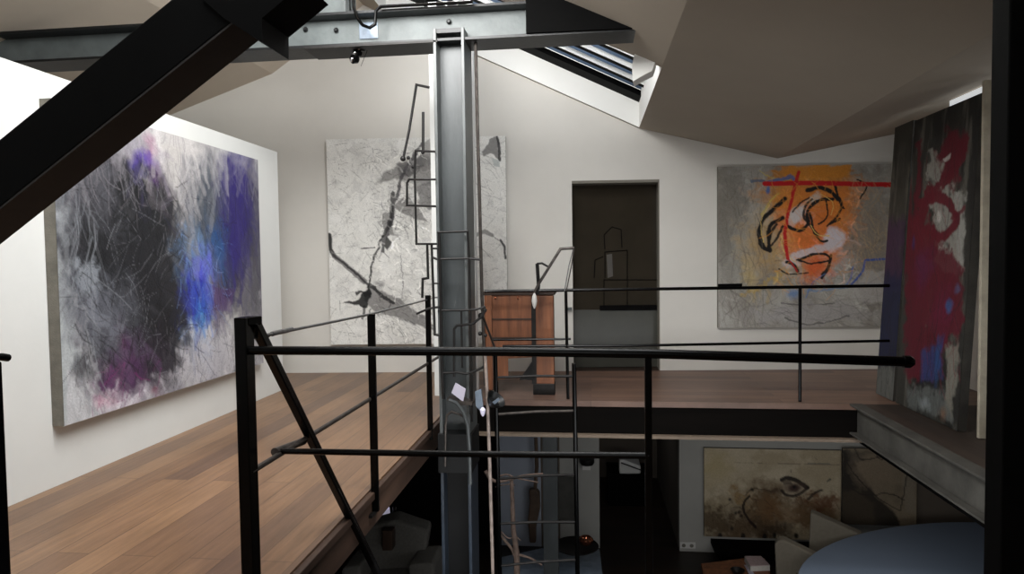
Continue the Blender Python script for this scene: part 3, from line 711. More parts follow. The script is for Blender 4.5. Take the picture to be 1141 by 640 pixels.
    def mesh(s, name, parent, relief=.0):
        me = bpy.data.meshes.new(name); w, h = s.w, s.h; nrm = s.ex.cross(s.ey)   # away from viewer
        O, ex, ey = (np.array(v) for v in (s.O, s.ex, s.ey))
        co_ = O + s.U[..., None] * ex + s.V[..., None] * ey
        lum = s.A.mean(axis=2)
        me.vertices.add(w * h); me.vertices.foreach_set('co', co_.reshape(-1).astype(np.float32))
        I = np.arange(w * h).reshape(h, w)
        fq = np.stack([I[:-1, :-1], I[1:, :-1], I[1:, 1:], I[:-1, 1:]], -1).reshape(-1, 4)
        me.loops.add(fq.size); me.loops.foreach_set('vertex_index', fq.reshape(-1).astype(np.int32))
        me.polygons.add(len(fq)); me.polygons.foreach_set('loop_start', np.arange(0, fq.size, 4, dtype=np.int32))
        me.update(calc_edges=True)
        at = me.attributes.new('Paint', 'FLOAT_COLOR', 'POINT')
        c4 = np.concatenate([np.clip(s.A, 0, 1), np.ones((h, w, 1))], -1).reshape(-1).astype(np.float32)
        at.data.foreach_set('color', c4); me.materials.append(M['paint']); me.validate()
        o = bpy.data.objects.new(name, me); COL.objects.link(o); o.parent = parent
        o.matrix_parent_inverse = Matrix.Translation(-parent.location); return o
def canvas_thing(name, label, O, ex, ey, W, Hh, depth, res, hit, edge, cat='painting'):
    t = thing(name, O + ex * W / 2 + ey * Hh, label, cat, 'canvases leaning at the right' if name == 'leaning_canvas' else None)
    n = ex.cross(ey).normalized()
    p = [O + n * .003, O + ex * W + n * .003, O + ex * W + ey * Hh + n * .003, O + ey * Hh + n * .003]
    build('stretcher', lambda b: hexa(b, p + [q + n * depth for q in p]), edge, t)
    return t, Canvas(O, ex, ey, W, Hh, res, hit)

# 1 -- large purple / blue / black abstract on the left partition
X1 = XL + .075
O1 = Vector((X1, 3.386, 2.178)); W1, H1 = 2.30, 1.83
t1, c = canvas_thing('abstract_painting', 'large abstract canvas in black, violet and blue on the white left partition', O1, Vector((0, 1, 0)), Vector((0, 0, -1)), W1, H1, .07, 130, lambda a, b: onx(a, b, X1), 'canvas')
c.bs = 1.22; c.fill((176, 174, 178))
c.tex((130, 130, 136), 3, 2, .4, .62, .8, 11); c.tex((214, 212, 214), 9, 2, .5, .7, .8, 12); c.tex((110, 104, 122), 6, 4, .52, .7, .6, 13)
c.poly([(56, 200), (78, 200), (86, 300), (84, 380), (100, 410), (104, 470), (60, 480)], (176, 182, 184), .85, .05, .03)
c.poly([(74, 412), (108, 408), (114, 462), (74, 478)], (196, 196, 200), .8, .01)
c.blob(95, 250, .25, .5, (96, 92, 104), .7, .6, .3, brk=.4)
c.blob(128, 250, .52, .62, (48, 48, 54), .95, .5, .35)
c.blob(150, 300, .50, .62, (28, 28, 31), .97, .45, .3)
c.blob(172, 265, .35, .5, (34, 34, 38), .95, .5, .3)
c.blob(120, 335, .34, .34, (82, 84, 94), .9, .5, .15)
c.blob(108, 340, .16, .25, (118, 120, 130), .8, .5, .15)
c.blob(150, 390, .45, .28, (44, 36, 50), .9, .6, .3)
c.blob(185, 370, .35, .45, (40, 38, 44), .85, .6, .3, brk=.3)
c.blob(178, 220, .25, .25, (58, 56, 62), .8, .7, .3)
c.blob(205, 160, .5, .13, (196, 192, 190), .85, .7, .2)
c.poly([(175, 155), (205, 162), (203, 222), (180, 190)], (190, 186, 182), .7, .06, .04)
c.blob(155, 175, .28, .12, (214, 206, 216), .75, .7, .2)
c.blob(163, 178, .15, .07, (92, 62, 168), .9, .7, .12); c.blob(152, 185, .1, .05, (76, 54, 176), .9, .6, .1)
c.blob(172, 195, .06, .12, (120, 50, 150), .7, .7, .1); c.blob(168, 165, .08, .1, (176, 120, 150), .6, .8, .1)
c.poly([(156, 190), (164, 186), (176, 215), (168, 222)], (206, 202, 200), .85, .02)
c.blob(232, 220, .36, .38, (58, 66, 78), .8, .6, .35); c.blob(255, 270, .28, .36, (30, 44, 96), .85, .7, .35)
c.blob(268, 225, .28, .48, (50, 38, 116), .92, .55, .3); c.blob(283, 240, .15, .6, (48, 46, 66), .8, .6, .2)
c.blob(253, 232, .08, .2, (28, 24, 42), .9, .6, .1); c.blob(262, 272, .14, .16, (74, 54, 170), .8, .7, .2)
c.blob(236, 262, .2, .16, (36, 88, 140), .85, .7, .25); c.blob(208, 262, .28, .16, (118, 150, 186), .85, .7, .3, brk=.2)
c.blob(222, 290, .3, .16, (96, 120, 208), .85, .7, .3, brk=.3, seed=4); c.blob(214, 300, .12, .14, (132, 96, 196), .8, .7, .2)
c.blob(217, 325, .20, .22, (36, 44, 150), .9, .6, .22); c.blob(225, 345, .12, .16, (60, 128, 196), .8, .7, .2)
c.blob(212, 362, .18, .16, (140, 172, 212), .75, .8, .2); c.blob(205, 335, .06, .12, (22, 16, 90), .9, .6, .1)
c.blob(255, 305, .3, .12, (38, 34, 44), .75, .7, .25); c.blob(243, 330, .12, .25, (84, 60, 104), .7, .7, .2)
c.blob(272, 340, .3, .3, (86, 84, 88), .75, .7, .3, brk=.4, seed=8); c.blob(262, 360, .15, .3, (176, 174, 170), .6, .8, .2, brk=.3)
c.blob(225, 395, .55, .22, (186, 184, 190), .85, .6, .3); c.blob(275, 385, .25, .2, (160, 160, 158), .7, .7, .2)
c.blob(135, 370, .04, .13, (186, 40, 140), .9, .6, .04); c.blob(128, 420, .22, .12, (110, 52, 104), .75, .7, .25, brk=.3)
c.blob(150, 415, .28, .13, (92, 64, 104), .75, .7, .25, brk=.3); c.blob(118, 447, .14, .05, (166, 60, 100), .8, .8, .12, brk=.4)
c.blob(150, 440, .35, .08, (214, 208, 218), .8, .6, .2); c.blob(174, 435, .08, .05, (110, 30, 60), .8, .8, .1)
c.blob(100, 400, .12, .14, (52, 52, 56), .8, .7, .2, brk=.4); c.poly([(178, 345), (200, 345), (192, 420), (184, 400)], (46, 44, 50), .85, .06)
c.blob(190, 300, .28, .5, (34, 34, 38), .9, .6, .3, brk=.2); c.blob(150, 265, .5, .6, (26, 27, 30), .95, .4, .25); c.blob(165, 330, .42, .5, (30, 30, 34), .9, .5, .3); c.blob(262, 250, .26, .5, (44, 36, 96), .85, .6, .3); c.blob(238, 240, .25, .35, (54, 64, 82), .7, .7, .3); c.blob(110, 210, .2, .22, (72, 72, 78), .8, .7, .25)
c.blob(175, 350, .3, .35, (30, 29, 33), .85, .6, .3, brk=.3); c.blob(240, 205, .2, .22, (110, 112, 118), .6, .8, .2)
c.stroke([(100, 355), (112, 370), (130, 378), (150, 374)], .015, (170, 172, 178), .6, .03, curve=True); c.stroke([(84, 330), (92, 345), (104, 400), (112, 430)], .05, (184, 186, 190), .6, .12, brk=.35)
c.blob(196, 285, .22, .42, (40, 40, 44), .85, .6, .25); c.blob(232, 228, .3, .28, (66, 74, 84), .8, .7, .25); c.blob(262, 235, .3, .5, (46, 36, 104), .85, .6, .25)
c.blob(284, 300, .2, .5, (58, 56, 66), .75, .7, .25); c.blob(256, 318, .28, .22, (52, 46, 60), .75, .7, .25); c.blob(222, 300, .24, .14, (74, 84, 196), .85, .7, .25); c.blob(208, 268, .2, .12, (104, 138, 178), .7, .8, .25)
c.blob(240, 268, .2, .14, (34, 78, 134), .8, .7, .25); c.blob(215, 328, .18, .2, (34, 40, 150), .9, .6, .2); c.blob(226, 345, .1, .12, (58, 126, 192), .75, .8, .2)
c.blob(118, 345, .3, .28, (84, 86, 94), .8, .6, .12); c.blob(160, 400, .36, .22, (44, 38, 48), .85, .6, .3); c.blob(140, 400, .2, .2, (88, 50, 94), .6, .8, .25)
c.dabs(900, .2, .045, 1.35, .6, .14, .42, 210); c.dabs(320, .3, .05, 1.5, .2, .16, .45, 211, (195, 150, 290, 320)); c.dabs(160, .16, .08, .9, .5, .3, .5, 212, (90, 200, 200, 420))
c.poly([(212, 312), (240, 318), (238, 352), (214, 348)], (54, 80, 180), .4, .05); c.poly([(236, 318), (262, 322), (258, 350), (238, 345)], (80, 50, 104), .5, .05)
c.poly([(84, 290), (104, 280), (114, 300), (108, 330), (86, 325)], (150, 156, 164), .55, .2, .05, brk=.35)
c.blob(163, 177, .12, .06, (88, 66, 150), .75, .8, .12); c.blob(225, 300, .16, .1, (104, 106, 190), .75, .8, .25, brk=.3)
c.scratches(260, (75, 190, 200, 400), .25, 1.2, .7, .004, (14, 14, 16), .7, 21)
c.scratches(90, (95, 200, 200, 420), .28, -.9, .6, .003, (130, 132, 138), .35, 22)
c.scratches(150, (200, 190, 290, 400), .25, 1.4, .4, .004, (24, 22, 44), .6, 23)
c.scratches(50, (195, 240, 250, 370), .14, 1.0, .9, .0035, (120, 150, 200), .45, 24); c.scratches(70, (195, 250, 255, 370), .14, 1.0, .9, .004, (22, 24, 70), .6, 29)
c.scratches(110, (60, 140, 290, 200), .3, 1.5, .25, .005, (120, 116, 122), .5, 25)
c.scratches(80, (190, 360, 290, 430), .3, 2.2, .5, .003, (60, 60, 66), .6, 26)
c.scratches(40, (100, 400, 180, 460), .18, 1.9, .6, .004, (120, 40, 100), .6, 27)
c.scratches(60, (70, 200, 110, 460), .4, 1.5, .2, .006, (140, 144, 150), .4, 28)
c.mesh('painted_surface', t1)

# 2 -- pale cracked canvas on the back wall behind the column
ub = Vector((1, WBK, 0)).normalized()
dn = Vector((0, 0, -1))
def wallpaint(xl, xr, zt, zb, off, name, label, edge, res):
    O = wb(xl, off, zt); W = (wb(xr, off, 0) - wb(xl, off, 0)).length
    return canvas_thing(name, label, O, ub, dn, W, zt - zb, off - .004, res, lambda a, b: onw(a, b, off), edge)
t2, c = wallpaint(-2.90, -.91, 2.62, .325, .05, 'abstract_painting', 'tall whitish cracked abstract with black branching lines hung behind the steel column', 'canvas', 125)
c.fill((226, 225, 220)); c.tex((212, 211, 206), 3, 3, .45, .65, .7, 31); c.tex((236, 235, 231), 8, 8, .5, .7, .6, 32); c.tex((196, 195, 192), 16, 16, .58, .72, .5, 33)
c.scratches(420, (364, 155, 565, 385), .16, 1.5, 1.3, .003, (92, 90, 88), .65, 34)
c.scratches(200, (364, 155, 565, 385), .14, 0, .5, .003, (98, 96, 94), .6, 35)
G = (116, 114, 112); K = (9, 9, 10)
c.poly([(410, 215), (428, 190), (445, 182), (462, 176), (480, 170), (486, 210), (460, 205), (440, 200), (425, 205)], G, .75, .08, .03, brk=.25)
c.poly([(440, 182), (470, 172), (480, 180), (462, 195), (445, 200)], (92, 90, 90), .8, .06, .02, brk=.2)
c.poly([(470, 160), (480, 155), (486, 190), (470, 190)], (120, 118, 116), .7, .06); c.poly([(462, 205), (486, 200), (486, 235), (466, 232)], (104, 102, 102), .75, .1, .02, brk=.3)
c.poly([(437, 232), (452, 214), (470, 236), (478, 250), (452, 240)], G, .8, .05); c.poly([(425, 238), (440, 235), (438, 262), (426, 256)], G, .8, .04)
c.stroke([(470, 160), (452, 188), (446, 205), (438, 232), (436, 248), (428, 268), (427, 280)], .045, (70, 68, 70), .9, .06)
c.stroke([(438, 215), (434, 250), (427, 262)], .05, K, .85, .05, brk=.2)
c.stroke([(427, 262), (418, 285), (414, 300), (411, 316), (409, 330)], .030, K, .9, .05, brk=.15)
c.poly([(430, 262), (437, 270), (432, 280), (428, 275)], K, .9, .03); c.stroke([(402, 277), (418, 276)], .015, K, .9, .02)
c.stroke([(367, 262), (368, 278), (372, 285)], .06, K, .95, .03); c.poly([(367, 278), (376, 284), (410, 312), (406, 318), (370, 287)], G, .9, .03)
c.stroke([(371, 284), (392, 300), (409, 316)], .03, (44, 42, 44), .9, .04, brk=.2)
c.poly([(408, 318), (425, 322), (450, 338), (470, 352), (490, 372), (482, 370), (450, 358), (425, 350), (412, 345), (405, 335)], (128, 126, 124), .9, .06, .02)
c.stroke([(412, 318), (425, 328), (437, 338)], .05, K, .9, .06, brk=.2); c.stroke([(437, 330), (470, 352), (488, 368)], .035, (110, 108, 108), .8, .05)
c.poly([(376, 338), (396, 334), (403, 328), (411, 318), (414, 330), (408, 345), (400, 340)], K, .95, .06); c.stroke([(398, 326), (412, 330)], .04, K, .9, .08)
c.stroke([(406, 342), (404, 356)], .03, K, .8, .05); c.stroke([(412, 345), (412, 362)], .02, K, .8, .05); c.stroke([(400, 350), (396, 360)], .01, G, .8, .05)
c.blob(423, 315, .10, .05, (120, 118, 118), .7, .8, .1); c.stroke([(446, 285), (449, 310), (448, 330)], .012, G, .8, .04)
c.poly([(536, 170), (546, 155), (553, 150), (557, 160), (557, 178), (548, 172), (540, 176)], (110, 108, 106), .85, .06); c.stroke([(554, 152), (557, 165), (557, 178)], .035, K, .9, .03)
c.poly([(547, 175), (557, 178), (557, 187), (550, 185)], (170, 176, 174), .8, .03)
c.stroke([(530, 262), (540, 258), (548, 262)], .05, (120, 118, 116), .8, .03); c.stroke([(558, 268), (562, 275), (563, 288)], .03, K, .9, .02); c.stroke([(548, 262), (558, 270)], .012, G, .7, .02)
c.dabs(500, .08, .02, 1.2, 1.0, .3, .6, 220, (415, 160, 486, 380)); c.scratches(120, (410, 165, 486, 260), .08, .8, 1.2, .004, (40, 38, 40), .7, 36); c.scratches(90, (410, 320, 486, 372), .12, .6, .4, .004, (60, 58, 60), .6, 37)
c.mesh('painted_surface', t2)

# 3 -- orange and red abstract on the back wall right
t3, c = wallpaint(1.40, 3.25, 2.24, .475, .05, 'abstract_painting', 'grey abstract with swirling orange and a bold red T right of the doorway', 'canvas', 140)
c.fill((158, 154, 146)); c.tex((120, 114, 106), 3, 2, .42, .62, .7, 41); c.tex((176, 174, 168), 7, 3, .5, .68, .7, 42)
c.blob(815, 240, .22, .9, (112, 107, 98), .7, .6, .2); c.blob(830, 280, .3, .5, (158, 158, 150), .6, .7, .3)
c.blob(900, 215, .62, .36, (196, 128, 40), .9, .45, .4); c.blob(860, 270, .45, .5, (178, 140, 72), .7, .7, .4, brk=.3)
c.blob(935, 240, .3, .5, (206, 118, 42), .85, .6, .3); c.blob(965, 260, .3, .55, (134, 124, 112), .85, .5, .2)
c.blob(897, 250, .4, .4, (214, 100, 44), .8, .6, .3); c.poly([(855, 190), (950, 183), (948, 200), (870, 205)], (200, 130, 44), .85, .06)
c.blob(910, 278, .3, .2, (220, 96, 48), .85, .6, .25); c.blob(905, 300, .2, .18, (188, 84, 48), .8, .7, .2, brk=.2)
c.stroke([(826, 330), (850, 320), (870, 305)], .06, (196, 160, 60), .6, .15, brk=.4); c.blob(835, 310, .1, .3, (190, 160, 80), .5, .8, .15, brk=.4)
c.blob(888, 240, .08, .11, (196, 188, 186), .85, .6, .08, rot=.5); c.blob(905, 225, .1, .05, (200, 190, 180), .8, .6, .08, rot=-.5)
c.blob(930, 265, .12, .13, (200, 190, 196), .9, .5, .1); c.stroke([(890, 282), (915, 276), (935, 268)], .08, (196, 184, 188), .8, .06)
c.blob(885, 290, .08, .08, (196, 188, 186), .8, .6, .06)
c.dabs(900, .14, .04, 1.0, 1.2, .16, .5, 230); c.dabs(500, .14, .03, .8, .9, .3, .7, 231, (860, 195, 955, 310))
c.poly([(872, 205), (948, 205), (950, 262), (930, 300), (900, 318), (884, 290), (868, 262), (862, 235)], (214, 122, 40), .5, .12, .06)
c.blob(888, 240, .09, .15, (206, 198, 196), .95, .4, .08, rot=.5); c.blob(930, 266, .13, .15, (206, 198, 204), .95, .4, .1); c.blob(905, 222, .12, .05, (204, 192, 180), .85, .5, .08, rot=-.6); c.blob(880, 292, .1, .08, (200, 190, 190), .85, .5, .08); c.poly([(866, 182), (950, 184), (946, 200), (872, 200)], (206, 132, 40), .8, .06, .03); c.stroke([(886, 286), (915, 277), (932, 270)], .09, (202, 192, 196), .85, .06)
c.blob(908, 300, .14, .16, (206, 92, 46), .8, .6, .15)
for pts, w in (([(875, 222), (865, 230), (850, 245), (846, 262), (850, 275), (858, 279)], .035), ([(858, 279), (856, 262), (860, 250), (872, 243)], .035), ([(877, 252), (890, 257), (900, 250), (900, 235), (910, 224), (920, 222), (928, 222)], .028),
               ([(903, 238), (906, 256), (914, 268), (922, 268)], .02), ([(899, 212), (915, 209), (926, 214), (934, 222)], .035), ([(920, 222), (922, 240), (912, 250)], .014), ([(925, 250), (936, 244)], .018),
               ([(877, 292), (885, 296), (888, 302)], .03), ([(890, 290), (910, 283), (924, 286), (922, 300), (916, 310)], .022), ([(888, 290), (905, 294), (925, 290)], .014), ([(930, 205), (934, 220), (940, 232)], .016), ([(955, 200), (966, 206), (958, 222)], .012)):
    c.stroke(pts, w * 1.6, (20, 17, 16), 1, .03, curve=True)
for pts, w in (([(868, 215), (858, 225), (848, 240)], .02), ([(846, 190), (860, 198), (880, 200)], .012)): c.stroke(pts, w, (200, 180, 90), .7, .03, curve=True)
c.stroke([(852, 205), (878, 197), (884, 200)], .05, (70, 100, 156), .85, .05, curve=True, brk=.2); c.blob(856, 212, .03, .06, (64, 104, 170), .9, .6, .04)
c.stroke([(838, 202), (852, 201)], .04, (80, 100, 130), .8, .04)
for pts, w in (([(866, 250), (858, 262), (856, 276), (864, 268), (872, 252)], .03), ([(905, 222), (896, 232), (898, 246), (912, 262)], .03), ([(926, 214), (938, 224), (934, 240), (922, 252)], .026), ([(868, 300), (880, 306), (900, 304)], .02), ([(916, 306), (924, 296), (926, 284)], .03), ([(884, 236), (892, 226), (902, 220)], .025)):
    c.stroke(pts, w, (22, 18, 16), .95, .03, curve=True)
for pts, w in (([(858, 228), (848, 246), (850, 270)], .012), ([(903, 252), (912, 262), (925, 262)], .012), ([(914, 216), (928, 226), (926, 240)], .01), ([(870, 262), (874, 280), (886, 292)], .012)):
    c.stroke(pts, w, (222, 190, 110), .85, .03, curve=True)
c.stroke([(852, 205), (910, 204), (992, 206)], .055, (190, 22, 26), 1, .012, .15); c.stroke([(890, 192), (880, 230), (874, 260), (878, 288)], .040, (186, 24, 28), .98, .02, .2)
c.stroke([(878, 288), (888, 302)], .022, (170, 30, 30), .9, .03)
c.stroke([(990, 289), (964, 290), (962, 302), (948, 318)], .028, (52, 82, 160), .9, .02); c.stroke([(950, 298), (948, 310), (940, 322)], .02, (70, 110, 180), .8, .03)
c.blob(884, 328, .08, .07, (96, 128, 172), .8, .7, .08); c.stroke([(900, 325), (930, 322), (960, 318), (985, 316)], .03, (110, 136, 170), .7, .04)
c.stroke([(898, 332), (905, 315), (920, 305)], .012, (80, 120, 180), .7, .02); c.stroke([(950, 320), (970, 318), (990, 322)], .02, (36, 36, 38), .9, .04); c.stroke([(870, 338), (900, 340), (930, 338)], .018, (86, 82, 82), .8, .03)
c.poly([(962, 300), (988, 300), (988, 340), (945, 335)], (176, 172, 168), .7, .06, .03, brk=.3)
c.blob(900, 350, .9, .14, (156, 152, 150), .8, .5, .3); c.stroke([(875, 355), (900, 362), (930, 358), (945, 352)], .02, (74, 72, 72), .7, .05)
c.scratches(150, (800, 310, 990, 362), .2, .2, .6, .005, (96, 92, 92), .5, 44); c.scratches(140, (800, 190, 850, 360), .3, 1.5, .3, .006, (96, 90, 82), .45, 45); c.scratches(120, (860, 200, 950, 320), .15, .8, 1.2, .005, (224, 150, 60), .6, 46)
c.scratches(90, (950, 195, 990, 300), .25, 1.4, .4, .006, (190, 160, 120), .4, 47)
c.mesh('painted_surface', t3)

# 4 -- crimson canvas and its neighbours leaning at the right
def lean(y0, y1, xb, xt, zt, name, label, edge, res, depth=.05, zb=.006):
    ey = Vector((xb - xt, 0, zb - zt)); Hh = ey.length; ey.normalize()
    O = Vector((xt, y1, zt)); ex = Vector((0, -1, 0)); n = ex.cross(ey).normalized()
    def hit(px, py):
        r = ray(px, py); k = (O - EYE).dot(n) / r.dot(n); return EYE + r * k
    return canvas_thing(name, label, O, ex, ey, y1 - y0, Hh, depth, res, hit, edge)
ya = onx(1003, 440, 2.62).y; yb_ = onx(1088, 440, 2.62).y
t4, c = lean(ya - .0, 6.30, 2.56, 2.70, 2.38, 'leaning_canvas', 'narrow dark canvas with blue lower half leaning at the far right corner', 'canvasd', 70)
c.fill((54, 53, 47)); c.tex((30, 30, 29), 6, 2, .4, .6, .9, 51); c.tex((92, 90, 80), 12, 2, .55, .7, .6, 52)
c.poly([(975, 240), (1010, 240), (1010, 330), (975, 330)], (58, 34, 62), .85, .2, .1); c.poly([(970, 300), (1010, 300), (1010, 410), (970, 410)], (22, 27, 58), .9, .2, .08)
c.poly([(970, 400), (1010, 410), (1010, 460), (970, 450)], (110, 112, 108), .7, .2, .05); c.scratches(60, (978, 150, 1003, 430), .3, 1.5, .2, .008, (20, 20, 24), .6, 53)
c.mesh('painted_surface', t4)
t5, c = lean(yb_ + .12, ya - .05, 2.56, 2.69, 2.36, 'leaning_canvas', 'big dark canvas splashed with crimson paint leaning against the right wall', 'canvasd', 120, .06)
c.fill((48, 48, 44)); c.tex((28, 28, 27), 5, 2, .42, .6, .9, 61); c.tex((94, 92, 84), 12, 2, .54, .68, .7, 62); c.tex((28, 28, 27), 14, 3, .55, .7, .6, 63)
c.poly([(1033, 170), (1050, 165), (1062, 200), (1074, 210), (1076, 290), (1070, 310), (1040, 300), (1036, 240)], (150, 148, 140), .7, .25, .04, brk=.35)
c.poly([(1062, 205), (1076, 215), (1076, 290), (1066, 300)], (150, 150, 144), .75, .12, .03, brk=.2)
CR = (88, 8, 28)
c.blob(1060, 168, .26, .16, CR, .97, .35, .22); c.blob(1058, 195, .16, .12, CR, .9, .5, .25, brk=.2); c.stroke([(1075, 160), (1068, 185), (1054, 200), (1040, 215)], .12, CR, .95, .15, brk=.15)
c.stroke([(1024, 160), (1024, 200), (1020, 240)], .09, CR, .8, .12, brk=.35); c.stroke([(1014, 190), (1014, 250)], .06, CR, .6, .1, brk=.45)
c.stroke([(1026, 226), (1045, 220), (1062, 232), (1064, 250), (1050, 262), (1032, 258)], .10, CR, .97, .08, curve=True); c.stroke([(1060, 245), (1074, 232)], .05, CR, .9, .06)
c.stroke([(1036, 212), (1030, 235), (1016, 250)], .14, CR, .95, .15, brk=.1)
c.blob(1046, 240, .05, .06, (176, 172, 166), .9, .5, .05); c.poly([(1050, 178), (1060, 170), (1059, 177), (1052, 182)], (176, 172, 166), .9, .02)
c.poly([(1008, 232), (1030, 240), (1052, 258), (1040, 290), (1008, 290)], CR, .92, .2, .04, brk=.1)
c.poly([(1006, 282), (1050, 272), (1070, 286), (1078, 330), (1074, 372), (1056, 388), (1044, 424), (1008, 430)], (84, 9, 30), .93, .2, .05, brk=.12)
c.blob(1028, 300, .2, .2, (84, 26, 66), .6, .7, .25, brk=.4); c.blob(1050, 350, .2, .25, (96, 16, 50), .7, .7, .25, brk=.3)
c.poly([(1026, 390), (1054, 370), (1050, 425), (1024, 430)], (40, 56, 104), .85, .12, .05); c.blob(1044, 405, .05, .22, (40, 70, 116), .8, .6, .06)
c.blob(1058, 340, .06, .07, (52, 80, 130), .85, .6, .06); c.blob(1066, 322, .05, .05, (70, 76, 110), .7, .6, .05); c.blob(1018, 270, .05, .08, (52, 40, 92), .7, .6, .1)
c.poly([(1062, 385), (1070, 380), (1068, 420), (1060, 478), (1052, 460), (1054, 380)], (124, 122, 112), .8, .1, .03, brk=.2)
c.poly([(1008, 430), (1050, 430), (1066, 478), (1010, 455)], (92, 96, 94), .85, .15, .04, brk=.15); c.blob(1030, 450, .12, .06, (130, 136, 138), .8, .7, .08)
c.blob(1050, 462, .08, .08, (128, 92, 66), .6, .8, .1); c.scratches(150, (1008, 150, 1076, 470), .3, 1.55, .15, .006, (26, 24, 26), .45, 64); c.scratches(90, (1020, 170, 1070, 420), .2, 1.5, .2, .006, (104, 16, 38), .5, 65)
c.mesh('painted_surface', t5)
t6, c = lean(4.88, yb_ + .08, 2.66, 2.76, 2.42, 'leaning_canvas', 'bare grey brown canvas leaning between the crimson canvas and cream post', 'canvasd', 60, .04)
c.fill((62, 59, 52)); c.tex((54, 52, 46), 6, 3, .42, .62, .8, 71); c.tex((104, 100, 88), 9, 4, .5, .7, .6, 72); c.poly([(1070, 390), (1100, 390), (1100, 440), (1070, 440)], (40, 38, 36), .8, .03)
c.mesh('painted_surface', t6)
# pale daylight slit behind the canvases (window in the low dormer wall)
em = bpy.data.materials.new('overcast_pane'); em.use_nodes = True
em.node_tree.nodes['Principled BSDF'].inputs['Emission Color'].default_value = (.9, .93, .95, 1); em.node_tree.nodes['Principled BSDF'].inputs['Emission Strength'].default_value = .55
nz_ = em.node_tree.nodes.new('ShaderNodeTexNoise'); nz_.inputs['Scale'].default_value = 2; em.node_tree.links.new(nz_.outputs[0], em.node_tree.nodes['Principled BSDF'].inputs['Roughness'])
struct('window_3', lambda b: box(b, 2.86, 2.88, 4.98, 5.72, 1.9, 2.474), em)

# 5 -- lower room: sepia canvas with an eye
yq = LY - .06
a, d = ony(784.5, 499.5, yq), ony(937, 599, yq)
t7, c = canvas_thing('sepia_painting', 'wide cream and brown stained canvas with a drawn eye in the lower room', Vector((a.x, yq, a.z)), Vector((1, 0, 0)), dn, d.x - a.x, a.z - ony(786, 598, yq).z, .05, 75, lambda p, q: ony(p, q, yq), 'canvas')
c.fill((190, 176, 150)); c.tex((170, 154, 126), 2, 2, .42, .62, .8, 81); c.tex((204, 190, 164), 6, 6, .5, .7, .5, 82)
c.blob(795, 520, .35, .3, (176, 156, 104), .5, .8, .2)
for x_, y_, rx, ry, cc, am in ((795, 580, .5, .35, (84, 68, 46), .9), (850, 565, .38, .42, (98, 74, 44), .9), (835, 590, .6, .25, (84, 64, 42), .85), (905, 575, .6, .24, (112, 80, 46), .85), (915, 560, .35, .14, (100, 58, 30), .8), (865, 592, .35, .15, (62, 46, 32), .8), (822, 552, .18, .12, (150, 118, 70), .7), (925, 590, .25, .12, (104, 66, 36), .8)):
    c.blob(x_, y_, rx, ry, cc, am, .6, .4, brk=.15, seed=int(x_))
c.blob(890, 592, .2, .08, (186, 168, 136), .6, .8, .2); c.dabs(500, .1, .03, 1.2, 1, .2, .5, 240, (786, 540, 937, 598)); c.blob(800, 560, .3, .12, (176, 160, 130), .6, .8, .25); c.blob(858, 566, .2, .24, (120, 88, 56), .8, .7, .15); c.blob(862, 548, .16, .05, (60, 42, 30), .7, .8, .1, brk=.3)
c.stroke([(835, 553), (829, 560), (829, 570), (835, 580), (842, 588)], .04, (30, 20, 16), .95, .02, curve=True); c.stroke([(830, 552), (840, 545), (860, 548)], .02, (60, 40, 26), .7, .04, curve=True)
EY = (26, 17, 15)
c.stroke([(871, 535), (876, 533), (886, 535), (894, 540), (900, 544)], .065, EY, .95, .02, curve=True); c.stroke([(871, 547), (875, 551), (884, 553), (892, 550), (900, 544)], .05, EY, .9, .02, curve=True)
c.blob(884, 543.5, .2, .1, (92, 70, 60), .7, .6, .03); c.blob(885, 544, .09, .07, (62, 40, 36), .9, .5, .03); c.blob(885, 543, .03, .03, (20, 14, 14), .95, .5, .01); c.poly([(871, 536), (880, 534), (884, 540), (873, 541)], (70, 56, 48), .7, .02)
c.stroke([(882, 524), (882, 529)], .01, EY, .7); c.stroke([(901, 556), (908, 550), (916, 546)], .04, EY, .8, .03, curve=True); c.stroke([(922, 538), (925, 534)], .025, (60, 70, 60), .8, .03)
c.stroke([(786, 515.5), (935, 518.5)], .008, (110, 98, 84), .7, .01); c.stroke([(900, 517), (925, 517)], .015, (90, 100, 96), .6, .03); c.stroke([(905, 508), (911, 513)], .01, (100, 96, 86), .6, .02)
for q_ in ((826, 575), (820, 572), (813, 557), (838, 546), (816, 589), (824, 571)): c.blob(*q_, .03, .03, (24, 18, 14), .9, .6, .03)
for q_ in (802, 828, 852, 863, 887): c.blob(q_, 597.5, .035, .05, (16, 12, 10), .95, .4, .03)
c.scratches(140, (786, 550, 935, 598), .12, 1.0, 1.0, .006, (64, 42, 26), .5, 83)
c.mesh('painted_surface', t7)
yq2 = LY - .16
a, d = ony(939, 500, yq2), ony(1021, 587, yq2)
t8, c = canvas_thing('sketch_canvas', 'dim brown figure sketch on canvas beside the sepia eye painting downstairs', Vector((a.x, yq2, a.z)), Vector((1, 0, 0)), dn, d.x - a.x, a.z - d.z, .03, 75, lambda p, q: ony(p, q, yq2), 'canvasd')
c.fill((132, 118, 98)); c.tex((108, 96, 80), 3, 3, .42, .62, .8, 91)
c.poly([(936, 500), (945, 500), (975, 550), (1002, 575), (1004, 590), (936, 590)], (34, 30, 26), .9, .06, .03); c.poly([(936, 546), (955, 543), (976, 560), (978, 590), (936, 590)], (72, 62, 50), .9, .05, .05)
c.poly([(940, 502), (985, 500), (960, 515), (946, 520)], (84, 76, 66), .8, .1, .04); c.blob(975, 525, .35, .3, (134, 118, 98), .8, .6, .2); c.poly([(1004, 500), (1022, 515), (1022, 575), (1006, 572)], (138, 128, 112), .6, .06, .04)
